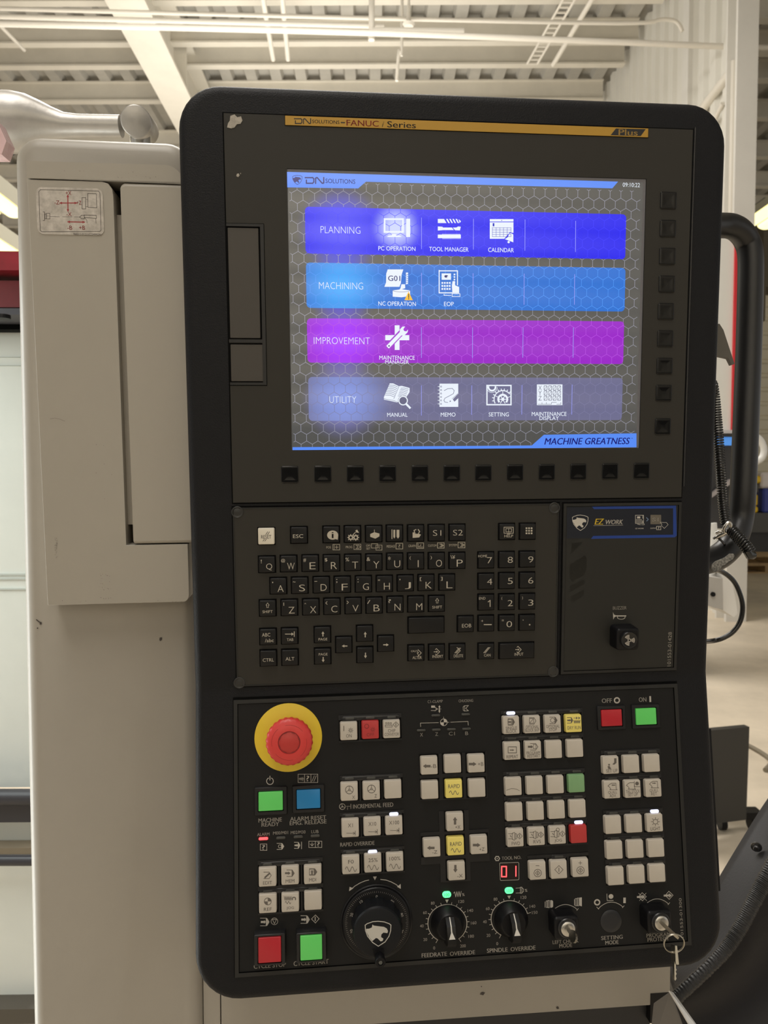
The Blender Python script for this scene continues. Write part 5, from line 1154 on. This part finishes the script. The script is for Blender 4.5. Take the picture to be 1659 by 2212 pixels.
# ---------------- coiled cord
def coil(g,pts,r,turns,wr,seg=10):
    P_=smooth_path(pts,8); n=int(turns*seg); out=[]
    Ls=[0]
    for a_,b_ in zip(P_,P_[1:]): Ls.append(Ls[-1]+(b_-a_).length)
    for i in range(n+1):
        s_=Ls[-1]*i/n; k=max(j for j in range(len(Ls)) if Ls[j]<=s_+1e-9); k=min(k,len(P_)-2); t=(s_-Ls[k])/max(Ls[k+1]-Ls[k],1e-9)
        c_=P_[k].lerp(P_[k+1],t); d=(P_[k+1]-P_[k]).normalized(); x=d.cross(fz).normalized(); y=d.cross(x)
        rr2=r(i/n) if callable(r) else r; th=2*PI*i/seg; out.append(c_+x*rr2*math.cos(th)+y*rr2*math.sin(th))
    g.tube(out,wr,6)
M_cord=mat('cord_black',(.012,.012,.012),.25,spec=.6)
g=G(); coil(g,[Wp(1500,800,.735),Wp(1538,822,.755),Wp(1546,850,.76),Wp(1551,930,.755),Wp(1556,1010,.75),Wp(1561,1080,.75),Wp(1568,1132,.745)],lambda t:.0012+.0030*min(1,t*2.0),70,.0011)
CD=g.build('coiled_cord',M_cord,smooth=60); tag(CD,'black coiled cord hanging between console edge and grab handle','cord')
g=G(); coil(g,[Wp(1577,1142,.735),Wp(1592,1158,.728),Wp(1607,1174,.722),Wp(1620,1192,.72)],.0048,13,.0014); g.tube([Wp(1614,1190,.717),Wp(1618,1200,.717),Wp(1627,1199,.72)],.004,10)
o=g.build('coiled_cord',M_cord,smooth=60); tag(o,'short thick coiled black cord end lying across the lower bend of the handle','cord')
g=G(); g.tube(smooth_path([Wp(1570,1152,.735),Wp(1563,1146,.733),Wp(1566,1138,.73),Wp(1575,1128,.73),Wp(1579,1136,.73),Wp(1574,1146,.733),Wp(1565,1152,.735),Wp(1553,1158,.738),Wp(1546,1162,.74)]),.0016,8); g.tube(smooth_path([Wp(1546,1152,.74),Wp(1556,1148,.738),Wp(1566,1154,.737),Wp(1556,1158,.737)]),.0014,8)
o=g.build('snap_hook',M_steel,smooth=60); tag(o,'small bright metal snap hook joining the two coiled cords','hook')
g=G(); g.tube(smooth_path([Wp(1541,1164,.74),Wp(1548,1160,.74),Wp(1556,1166,.74),Wp(1564,1174,.742),Wp(1566,1178,.745)]),.0012,8); o=g.build('cable_tie',M_cord); tag(o,'thin black cable tie under the snap hook','tie')
# cable loop below the handle
g=G(); g.tube(smooth_path([Wp(1492,1250,.722),Wp(1520,1236,.80),Wp(1552,1232,.85),Wp(1582,1252,.86),Wp(1598,1282,.86),Wp(1604,1312,.86),Wp(1599,1342,.86),Wp(1583,1365,.86),Wp(1560,1379,.86),Wp(1535,1385,.86),Wp(1508,1386,.82),Wp(1488,1386,.745)]),.0029,12)
o=g.build('power_cable',M_cord,smooth=60); tag(o,'black power cable hanging in an open loop below the grab handle','cable')
g=G(); g.poly([(-.030,-.004),(0,0),(.004,-.006),(.0155,-.0385),(.013,-.0395),(.0095,-.033),(0,-.031),(-.030,-.028)],0,.006); o=g.build('stylus_clip',mat('clip_grey',(.10,.09,.075),.4)); o.matrix_world=Matrix.Translation(Wp(1548,702,.722))@Matrix.Rotation(PI/2,4,'X'); tag(o,'small grey pointed clip sticking out behind the console right edge','clip')
# ---------------- vinyl cover, lower right
VC=thing('vinyl_cover','dark grey vinyl cover with ribbed gathered edge and bolt, lower right of the console','cover',None,Wp(1600,2290,.75))
bpy.context.view_layer.update()
up=[(1800,1560,1.00),(1725,1640,.97),(1659,1724,.94),(1598,1820,.90),(1550,1900,.88),(1500,1985,.87),(1430,2080,.86)]
mid=[(1790,1660,.86),(1725,1760,.84),(1663,1871,.82),(1628,1936,.81),(1592,2005,.80),(1550,2062,.79),(1456,2152,.775)]
low=[(1900,1900,.86),(1860,2000,.84),(1830,2120,.82),(1780,2240,.80),(1700,2320,.79),(1600,2350,.785),(1470,2350,.78)]
def loft(A_,B_,bulge,steps=8,th=.004):
    A2=smooth_path([Wp(*q) for q in A_]); B2=smooth_path([Wp(*q) for q in B_]); L=[]
    for k in range(steps+1):
        t=k/steps; L.append([a_.lerp(b_,t)+fz*bulge*math.sin(PI*t) for a_,b_ in zip(A2,B2)])
    n=len(A2); vs=[tuple(p) for l in L for p in l]; fs=[(k*n+i,k*n+i+1,(k+1)*n+i+1,(k+1)*n+i) for k in range(steps) for i in range(n-1)]
    return vs,fs
g=G(); g.add(*loft(up,mid,.012)); o=world_part(g,'grey_shell',mat('grey_vinyl',(.022,.022,.026),.55,bump=.35,bscale=350,bdist=.0006,spec=.4),VC); s_=o.modifiers.new('s','SOLIDIFY'); s_.thickness=.004
g=G(); g.add(*loft(mid,low,-.035,12)); o=world_part(g,'black_padding',mat('black_vinyl',(.007,.007,.010),.42,bump=.3,bscale=60,bdist=.002,spec=.4),VC); s_=o.modifiers.new('s','SOLIDIFY'); s_.thickness=.004
mp=smooth_path([Wp(*q) for q in mid],90)
g=G(); g.tube([p+fz*.004 for p in mp],[(.0095-.003*(i/len(mp)))*(1+.05*math.sin(i*1.25)+.03*math.sin(i*.37)) for i in range(len(mp))],16); world_part(g,'ribbed_edge',mat('rib_vinyl',(.020,.020,.021),.42,bump=.6,bscale=420,bdist=.001,spec=.5),VC)
q_=Wp(1660,2320,.84); g=G(); g.box(q_.x-.03,q_.x+.03,.80,.86,.03,q_.z+.02); g.box(q_.x-.18,q_.x+.18,.72,1.0,0,.03); world_part(g,'stand_post',M_black,VC,smooth=False)
b0=Wp(1634,1829,.862); g=G(); g.lathe(0,0,[(.0062,0),(.0062,.0012),(.0036,.0016),(.0036,.0048),(.0030,.0055),(.0015,.0055),(.0015,.0035)],24); o=g.build('bolt',mat('dark_bolt',(.12,.12,.12),.3,metal=.8),None,smooth=40); o.matrix_world=Matrix.Translation(b0)@CAM.to_3x3().to_4x4()@Matrix.Rotation(math.radians(-28),4,'Y')@Matrix.Rotation(math.radians(12),4,'X'); o.parent=VC; o.matrix_parent_inverse=VC.matrix_world.inverted()
# ================================================================ left: the lit machine door opening
ML=thing('lathe_enclosure','white-lit machine enclosure with dark red header beam, left behind the cabinet','machine',None,Wp(-60,2240,1.25))
bpy.context.view_layer.update()
def wbox(name,px0,py0,px1,py1,Y,dy,m,parent=None,label=None,ds=0):
    a=Wp(px0,py0,Y); b=Wp(px1,py1,Y); g=G(); g.box(min(a.x,b.x),max(a.x,b.x),Y,Y+dy,min(a.z,b.z),max(a.z,b.z)); o=g.build(name,m,None,label=label)
    if parent is not None: o.parent=parent; o.matrix_parent_inverse=parent.matrix_world.inverted()
    return o
M_inw=mat('white_enamel',(.80,.84,.81),.35,var=.04,vscale=5)
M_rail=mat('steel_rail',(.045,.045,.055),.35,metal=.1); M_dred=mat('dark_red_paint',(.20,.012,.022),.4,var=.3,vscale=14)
wbox('inner_panel',-420,712,90,1700,1.45,.03,M_inw,ML); wbox('lower_panel',-420,1776,90,1842,1.42,.03,M_inw,ML); wbox('base_panel',-420,1868,90,2186,1.40,.03,M_inw,ML)
wbox('upper_panel',-420,680,90,702,1.43,.03,mat('pale_grey',(.45,.47,.50),.4),ML); wbox('seal_strip',-420,698,90,712,1.40,.03,M_gap,ML)
for (y0_,y1_) in ((770,772),(788,790),(1240,1243),(1250,1252),(1272,1274)): wbox('panel_seam',-420,y0_,90,y1_,1.447,.004,mat('seam_grey',(.55,.60,.58),.5),ML)
p0=Wp(-400,1740,1.36); p1=Wp(80,1740,1.36)
g=G(); g.tube([Wp(-400,1722,1.37),Wp(100,1722,1.37)],.015,20); world_part(g,'guide_rail',M_rail,ML)
wbox('rail_bed',-420,1738,90,1776,1.38,.04,M_rail,ML); wbox('lower_sill',-420,1836,90,1848,1.385,.03,mat('sill_tan',(.30,.25,.18),.5),ML)
g=G(); g.tube([Wp(-400,1858,1.36),Wp(100,1858,1.36)],.010,18); world_part(g,'guide_rail',M_rail,ML)
wbox('bottom_rail',-420,2186,90,2212,1.36,.05,mat('rail_brown',(.09,.08,.065),.5),ML)
wbox('header_beam',-420,540,90,584,1.30,.14,mat('bright_red_paint',(.30,.010,.025),.4,var=.4,vscale=20),ML,'red top face of the header beam'); wbox('header_gap',-420,584,90,604,1.36,.05,M_gap,ML); wbox('header_face',-420,604,90,664,1.33,.12,M_dred,ML); wbox('header_trim',-420,664,90,680,1.32,.1,mat('trim_slate',(.06,.06,.075),.5),ML)  # black strip set back between the two red header pieces
g=G(); q=Wp(7,680,1.30); g.cyl(q.x,q.y,.012,q.z-.007,q.z,16,.001); world_part(g,'roller',M_black,ML)
# ================================================================ the hall
R0=-7.0; R1=24.0
def sbox(name,x0,x1,y0_,y1_,z0,z1,m,structure=False,label=None,cat=None,group=None,rot=0,parent=None):
    g=G(); cx_=(x0+x1)/2; cy_=(y0_+y1_)/2
    g.box(x0-cx_,x1-cx_,y0_-cy_,y1_-cy_,0,z1-z0); o=g.build(name,m); o.location=(cx_,cy_,z0); o.rotation_euler=(0,0,rot)
    if structure: struct(o)
    if label: tag(o,label,cat,group)
    return o
sbox('floor',-14,20,R0,R1,-.1,0,M_conc,True)
# roof deck: trapezoidal ribs running away from the viewer
ZD=8.0
def ribs(x0,x1,pitch,d,axis='z'):
    pts=[]; x=x0
    while x<x1: pts+= [(x,0),(x+pitch*.42,0),(x+pitch*.5,d),(x+pitch*.92,d)]; x+=pitch
    return pts
g=G(); pr=ribs(-14,20,.40,.10); L=[[(x,y,z) for x,z in pr] for y in (R0,R1)]; g.loops(L,False,False,False); g.v=[(x,y,z) for x,y,z in g.v]
o=g.build('ceiling',M_deck); o.location=(0,0,ZD); s_=o.modifiers.new('s','SOLIDIFY'); s_.thickness=.02; s_.offset=1; struct(o)
HZ=ZD-1.5                # deck height above the camera
def beamI(name,x0,x1,Y,zb,zt,w_,m,label,group,yaw=-.026):
    cx_=(x0+x1)/2; g=G(); h=(x1-x0)/2; H=zt-zb
    g.box(-h,h,-w_/2,w_/2,0,.025); g.box(-h,h,-.012,.012,.025,H-.02); g.box(-h,h,-w_/2,w_/2,H-.02,H)
    o=g.build(name,m); o.location=(cx_,Y,zb); o.rotation_euler=(0,0,yaw); tag(o,label,'beam',group); return o
zb=1.5+6.18
def yd(py,z=zb): return (z-1.5)*FP/(1036-py)
M_b=mat('cream_beam',(.70,.66,.57),.55,var=.08,vscale=2)
ORD=['first','second','third','fourth','fifth','sixth','seventh','eighth','ninth']
for i,py in enumerate((42,126,172,243,338,404,455,500)): beamI('roof_purlin',-9,3.80,yd(py),zb,ZD-.002,.12,M_b,ORD[i]+' cream roof purlin from the top of the photo, between girder and white wall','roof purlins left of the white wall')
for py in (-60,-150): beamI('roof_purlin',-9,3.80,yd(py),zb,ZD-.002,.12,M_b,'cream roof purlin over the viewer, above the '+('top edge of the view' if py==-60 else 'purlin nearest overhead'),'roof purlins left of the white wall')
for i,py in enumerate((60,130,187,268,350,412,460,505)): beamI('roof_purlin',4.75,9.5,yd(py),zb,ZD-.002,.14,M_b,ORD[i]+' cream purlin from the top in the strip right of the tall column','roof purlins right of the column')
# main girder
zg=1.5+5.55
g=G(); g.box(-.23,.23,-6,13.5,0,.04); g.box(-.02,.02,-6,13.5,.04,.80); g.box(-.23,.23,-6,13.5,.80,.84)
for k in range(9): g.box(-.20,.20,-5+k*2,-4.98+k*2,.04,.80)
o=g.build('main_girder',M_b); q=Wp(257,0,8.6); o.location=(q.x-.03,0,zg); tag(o,'wide cream steel girder running away overhead at left','girder')
# pipes and conduits
def pipe(name,pts,r,label,cat='pipe',group=None,m=None):
    g=G(); g.tube(smooth_path(pts,4) if len(pts)>2 else pts,r,12); o=g.build(name,m or mat('pipe_cream',(.72,.68,.60),.45),smooth=60); tag(o,label,cat,group); return o
pipe('overhead_pipe',[Wp(-60,50,8.3),Wp(829,72,8.3),Wp(1720,107,8.3)],.030,'lowest long cream pipe crossing the whole ceiling')
pipe('overhead_pipe',[Wp(-60,34,8.5),Wp(830,57,8.5)],.026,'cream pipe above the lowest long pipe, ending near the middle')
pipe('overhead_pipe',[Wp(-60,17,8.7),Wp(829,40,8.7),Wp(1340,50,8.7),Wp(1430,42,8.7),Wp(1462,48,8.7),Wp(1474,68,8.7)],.022,'thin upper cream conduit bending down at its right end','conduit')
pipe('trunking',[Wp(803,66,8.4)+Vector((0,0,2.2)),Wp(803,66,8.4)+Vector((0,0,.06)),Wp(804,66.5,8.4),Wp(830,66.3,8.4),Wp(1002,68,8.4)],.033,'short straight cream trunking piece beside the middle of the ceiling pipes','trunking')
for (x0,x1,lb) in ((565,590,'broad cream conduit running away overhead near the centre'),(608,622,'narrow cream conduit right beside the broad central one'),(1290,1195,'cream conduit running away overhead at right, nearer the wall')): pipe('ceiling_conduit',[Wp(x0,-20,8.9),Wp(x1,128 if x0<1000 else 140,10.4)],.032,lb,'conduit')
g=G(); A=Wp(1240,-20,8.9); B=Wp(1150,138,10.4); d=(B-A)
for s_ in (-.07,.07): g.tube([A+Vector((s_,0,0)),B+Vector((s_,0,0))],.016,8)
for k in range(16): p=A+d*(k/15); g.box(p.x-.07,p.x+.07,p.y-.012,p.y+.012,p.z-.008,p.z+.008)
o=g.build('cable_ladder',mat('pipe_cream',(.72,.68,.60),.45)); tag(o,'cream cable ladder running away under the deck, right of centre','cable ladder')
pipe('hanger_rod',[Wp(868,100,9)+Vector((0,0,1.6)),Wp(868,100,9),Wp(862,108,9.0),Wp(857,175,9.0)],.018,'short vertical hanger rod at the ceiling centre','rod'); 
g=G(); q=Wp(883,48,8.6); g.lathe(q.x,q.y,[(.05,q.z-.05),(.07,q.z-.02),(.03,q.z),(.012,q.z+.25)],20); o=g.build('sprinkler_head',mat('pipe_cream',(.72,.68,.60),.45),smooth=50); tag(o,'small round fitting hanging from the upper conduit','sprinkler')
pipe('brace_rod',[Wp(0,55,9),Wp(52,108,10)],.022,'short slanting brace rod at upper left','rod')
# right wall of ribbed sheet, column, its conduits
def ribwall(name,x,y0_,y1_,z1,pitch=.3,d=.05,m=M_wallw):
    pts=[]; y=y0_
    while y<y1_: pts+=[(0,y),(0,min(y+pitch*.5,y1_)),(-d,min(y+pitch*.6,y1_)),(-d,min(y+pitch*.9,y1_))]; y+=pitch
    g=G(); L=[[(px,py,z) for px,py in pts] for z in (0,z1)]; g.loops(L,False,False,False); o=g.build(name,m); o.location=(x,0,0); s_=o.modifiers.new('s','SOLIDIFY'); s_.thickness=.03; return struct(o)
XW=3.95
ribwall('wall_right',XW,7.98,13.2,ZD)
sbox('wall_post',XW-.13,XW-.055,9.05,9.22,0,ZD-.01,M_paint,label='narrow cream post standing against the ribbed white wall',cat='post')
pipe('wall_pipe',[Vector((XW-.10,7.96,5.85)),Vector((XW-.10,8.9,5.75)),Vector((XW-.10,9.0,5.5)),Vector((XW-.10,9.0,5.1))],.05,'thick cream pipe slanting along the ribbed wall near the column')
pipe('wall_pipe',[Vector((XW-.10,8.2,5.6)),Vector((XW-.10,8.45,5.45)),Vector((XW-.10,8.5,5.1)),Vector((XW-.10,8.7,4.9))],.025,'thin bent conduit on the ribbed wall below the thick slanting pipe','conduit')
pipe('wall_pipe',[Vector((XW-.12,7.93,5.9)),Vector((XW-.12,7.93,0.1))],.035,'vertical cream pipe running down beside the tall column')
ca=Wp(1587,400,7.7); cb=Wp(1632,400,7.7)
g=G(); g.box(ca.x,cb.x,7.70,7.74,0,ZD-.02); g.box((ca.x+cb.x)/2-.01,(ca.x+cb.x)/2+.01,7.74,7.92,0,ZD-.02); g.box(ca.x,cb.x,7.92,7.95,0,ZD-.02)
o=g.build('steel_column',M_paint); tag(o,'tall cream steel column standing right of the ribbed wall','column')
# far end and the rear side of the hall
def hwall(name,x0,x1,y,z0,z1,m,pitch=.45,d=.06):
    pts=[]; z=z0
    while z<z1: pts+=[(0,z),(0,z+pitch*.55),(d,z+pitch*.65),(d,z+pitch*.95)]; z+=pitch
    g=G(); L=[[(x,yy,zz) for yy,zz in pts] for x in (x0,x1)]; g.loops(L,False,False,False); o=g.build(name,m); o.location=(0,y,0); s_=o.modifiers.new('s','SOLIDIFY'); s_.thickness=.04; return struct(o)
hwall('wall_far',-14,20,R1-.2,0,ZD-.3,mat('cream_far_wall',(.72,.66,.50),.6))
hwall('wall_rear',-8,8,R0+.2,0,5.2,mat('rear_wall',(.66,.62,.54),.6),.28,.08)
sbox('machine_row',-5.5,5.5,R0+1.1,R0+2.6,.0,1.42,mat('machine_blue',(.012,.020,.034),.5),label='long low dark blue machine bed standing behind the viewer along the rear wall',cat='machine')
# bright strip lamps
M_lamp=mat('lamp_yellow',(1,.95,.6),.4,emit=(1.0,.90,.42),es=1.7); M_lampb=mat('lamp_body',(.6,.58,.48),.4)
def striplamp(x,y0_,y1_,z,w_,label):
    t=thing('strip_lamp',label,'lamp',None,(x,(y0_+y1_)/2,z)); bpy.context.view_layer.update()
    g=G(); g.box(x-w_*.7,x+w_*.7,y0_,y1_,z+.0,z+.10); world_part(g,'lamp_body',M_lampb,t)
    g=G()
    for k in (-1,1):
        L=[[(x+k*w_*.38+w_*.3*math.cos(a_),y,z-.005+w_*.16*math.sin(a_)) for a_ in [PI+PI*i/10 for i in range(11)]] for y in (y0_+.03,y1_-.03)]
        g.loops(L,True,True,True)
    world_part(g,'diffuser',M_lamp,t)
striplamp(-2.28,2.2,4.75,3.16,.20,'glowing yellow strip lamp at far left above the red header beam')
striplamp(-2.55,4.3,6.2,3.08,.18,'second glowing strip lamp lower at far left, behind the first')
striplamp(5.15,8.3,10.0,4.9,.34,'glowing yellow strip lamp at right edge behind the tall column')
# ---------------- things seen to the right of the console
a_=Wp(1490,470,5.5); b_=Wp(1578,930,5.5)
WM=thing('white_machine','tall white machine panel with a red corner stripe, seen inside the grab handle','machine',None,((a_.x+b_.x)/2,5.7,0)); bpy.context.view_layer.update()
g=G(); g.box(a_.x,Wp(1512,900,5.5).x,5.55,6.2,0,b_.z-.02); world_part(g,'base_frame',M_black,WM)
g=G(); g.box(a_.x,b_.x,5.5,6.2,b_.z-.02,a_.z); world_part(g,'side_panel',mat('machine_white',(.78,.78,.74),.4),WM)
c_=Wp(1570,470,5.5); d_=Wp(1597,470,5.5); g=G(); g.box(b_.x,d_.x,5.48,6.2,b_.z,a_.z-.05); world_part(g,'red_stripe',mat('stripe_red',(.62,.02,.03),.4),WM,'red corner stripe')
g=G(); g.box(a_.x,b_.x+.04,5.44,5.5,b_.z-.06,b_.z); world_part(g,'sill',mat('sill_grey',(.55,.54,.56),.4),WM)
CS=thing('control_cart','dark machine control box with a blue screen strip, seen between cord and handle','machine control',None,Wp(1565,1150,3.2)); bpy.context.view_layer.update()
q_=Wp(1490,1142,3.3); q2_=Wp(1515,1142,3.3); g=G(); g.box(q_.x,q2_.x,3.25,3.4,0,q_.z+.02); world_part(g,'pedestal',M_black,CS)
wbox('casing',1470,962,1600,1142,3.2,.25,mat('casing_charcoal',(.030,.030,.032),.5),CS); wbox('blue_screen',1540,943,1582,962,3.19,.05,mat('blue_screen',(.05,.18,.5),.3,emit=(.08,.26,.68),es=.8),CS); wbox('screen_hood',1500,936,1600,943,3.15,.2,mat('hood_black',(.02,.02,.02),.5),CS)
solid('silver_bar',[Wp(1538,1066,3.17),Wp(1578,1035,3.17),Wp(1578,1046,3.17),Wp(1538,1075,3.17)],.02,mat('bar_silver',(.35,.32,.32),.4),CS)
WB=thing('white_bracket','pale grey cast machine foot with a bolt hole, behind the hanging cable loop','machine foot',None,Wp(1560,1335,1.9)); bpy.context.view_layer.update()
q_=Wp(1470,1280,1.95); q2_=Wp(1508,1280,1.95); g=G(); g.box(q_.x,q2_.x,1.93,2.02,0,q_.z+.03); world_part(g,'post',M_black,WB)
solid('foot_block',[Wp(1480,1238,1.9),Wp(1561,1250,1.9),Wp(1562,1316,1.9),Wp(1540,1312,1.9),Wp(1480,1285,1.9)],.12,mat('foot_grey',(.42,.40,.37),.5),WB)
solid('foot_slope',[Wp(1561,1238,1.92),Wp(1578,1238,1.92),Wp(1594,1325,1.92),Wp(1585,1333,1.92),Wp(1562,1318,1.92)],.14,mat('foot_pale',(.74,.72,.68),.5),WB)
g=G(); q=Wp(1541,1284,1.895); g.tube([q,q+Vector((0,.004,0))],.006,16); world_part(g,'bolt_hole',M_black,WB)
for k,(p0_,p1_,r_) in enumerate((((1540,1130),(1541,1205),.0055),((1568,1150),(1553,1200),.0075),((1552,1195),(1572,1215),.006))):
    g=G(); g.tube([Wp(*p0_,1.96),Wp((p0_[0]+p1_[0])/2+3,(p0_[1]+p1_[1])/2,1.96),Wp(*p1_,1.96)]+([Wp(1520,1260,1.96)] if k==1 else []),r_*1.8,14); world_part(g,'hose',mat('hose_white',(.72,.72,.70),.35),WB,smooth=60)
g=G(); g.tube(smooth_path([Wp(1615,935,5),Wp(1640,948,5),Wp(1650,970,5),Wp(1645,990,5),Wp(1628,1000,5)]),.022,12); o=g.build('white_hose',mat('hose_white',(.72,.72,.70),.35),smooth=60); tag(o,'curved white hose beyond the right side of the grab handle','hose')
# grey sheet panel on casters
z0=1.5-(1778-1036)/FP*3.0
GP_=thing('sheet_panel_stand','dark grey sheet panel on a caster stand, on the floor right of the console','stand',None,(Wp(1575,1800,3.0).x,3.05,0)); bpy.context.view_layer.update()
solid('sheet_panel',[Wp(1470,1584,2.95),Wp(1619,1570,3.05),Wp(1612,1771,3.05),Wp(1470,1788,2.95)],.03,mat('sheet_grey',(.030,.029,.026),.5),GP_)
q=Wp(1559,1780,3.05); g=G(); g.box(q.x-.03,q.x+.03,3.07,3.11,.06,q.z+.05); world_part(g,'stem',M_black,GP_); g=G(); g.box(q.x-.16,q.x+.18,3.06,3.12,.055,.085); world_part(g,'foot_bar',M_black,GP_)
for dx in (-.13,.02,.15):
    g=G(); g.tube([Vector((q.x+dx-.012,3.09,.03)),Vector((q.x+dx+.012,3.09,.03))],.03,18); world_part(g,'caster',M_black,GP_,smooth=40)
g=G(); g.tube(smooth_path([Vector((Wp(1600,1640,3.9).x,3.9,.012)),Vector((Wp(1640,1630,3.9).x,4.1,.012)),Vector((Wp(1652,1640,3.9).x,3.85,.012)),Vector((Wp(1610,1650,3.9).x,3.7,.012))]),.012,8); o=g.build('floor_cable',mat('cable_tan',(.20,.17,.12),.5),smooth=60); tag(o,'dull brown cable lying in a loop on the floor beside the grey sheet panel','cable')
# tool cart, boxes, pallets far right
def wthing(name,px0,py0,px1,py1,Y,dy,m,label,cat):
    a=Wp(px0,py0,Y); b=Wp(px1,py1,Y); cx_=(a.x+b.x)/2; g=G(); g.box(a.x-cx_,b.x-cx_,0,dy,0,a.z-b.z); o=g.build(name,m); o.location=(cx_,Y,b.z); bv=o.modifiers.new('b','BEVEL'); bv.width=.02; tag(o,label,cat); return o
M_ywl=mat('tool_yellow',(.78,.52,.01),.4); M_bluc=mat('bin_blue',(.03,.05,.28),.4)
fl=Wp(1640,1192,9).z
Yc=9.0
g=G(); TC=thing('tool_cart','dark grey workshop bench at the right edge beyond the grab handle','bench',None,(Wp(1640,1100,Yc).x,Yc+.3,0)); bpy.context.view_layer.update()
t0=Wp(1560,1105,Yc); t1=Wp(1720,1140,Yc)
wbox('bench_top',1560,1108,1720,1150,Yc,.7,mat('bench_grey',(.07,.07,.065),.5),TC)
wbox('drum',1600,1150,1672,1192,Yc+.1,.5,mat('drum_black',(.018,.018,.017),.4),TC)
for x in (1565,1715): wbox('leg',x,1150,x+5,1303,Yc,.1,M_black,TC)
wthing('yellow_case',1598,1094,1639,1108,Yc,.25,M_ywl,'lower yellow case standing on the far bench','case')
wthing('yellow_case',1598,1067,1638,1093,Yc,.22,M_ywl,'upper yellow case stacked on the lower one on the far bench','case')
wthing('grey_case',1598,1045,1640,1066,Yc,.2,mat('case_grey',(.10,.10,.09),.5),'small grey case on top of the two yellow cases','case')
wthing('yellow_helmet',1600,1028,1645,1044,Yc,.2,M_ywl,'yellow lid on top of the grey case stack','lid')
wthing('blue_bin',1649,1055,1700,1108,Yc,.3,M_bluc,'tall blue bin on the far bench at the right edge','bin')
wthing('white_box',1645,1020,1700,1054,Yc,.3,mat('box_white',(.66,.62,.62),.5),'pale box on top of the blue bin at the right edge','box')
M_wood=mat('pallet_wood',(.50,.34,.17),.7,var=.3,vscale=6)
def pallet(x,y,z,label):
    t=thing('pallet',label,'pallet',None,(x,y,z)); bpy.context.view_layer.update()
    for k in range(5): g=G(); g.box(x-.6,x+.6,y-.5+k*.225,y-.4+k*.225,z+.12,z+.142); world_part(g,'board',M_wood,t,smooth=False)
    for k in range(3): g=G(); g.box(x-.6+k*.55,x-.5+k*.55,y-.5,y+.5,z+.02,z+.12); world_part(g,'stringer',M_wood,t,smooth=False)
    for k in (0,2,4): g=G(); g.box(x-.6,x+.6,y-.5+k*.225,y-.4+k*.225,z,z+.02); world_part(g,'board',M_wood,t,smooth=False)
px_=Wp(1625,1230,12.2).x
pallet(px_,12.2,0,'bottom wooden pallet of the far stack on the concrete floor at right'); pallet(px_+.1,12.2,.143,'top wooden pallet of the far stack at right')
g=G(); q=Wp(1655,590,11); g.box(-.5,.5,0,.5,0,1.3); g.box(-.55,-.45,0,.1,-.5,0); g.box(.45,.55,0,.1,-.5,0)
o=g.build('overhead_unit',mat('unit_brown',(.10,.085,.06),.6)); o.location=(q.x+.45,11,q.z-.2); tag(o,'dark brown unit hung high at right beyond the grab handle','heater')
for o in bpy.data.objects:
    for k in ('_off','b'):
        if k in o: del o[k]
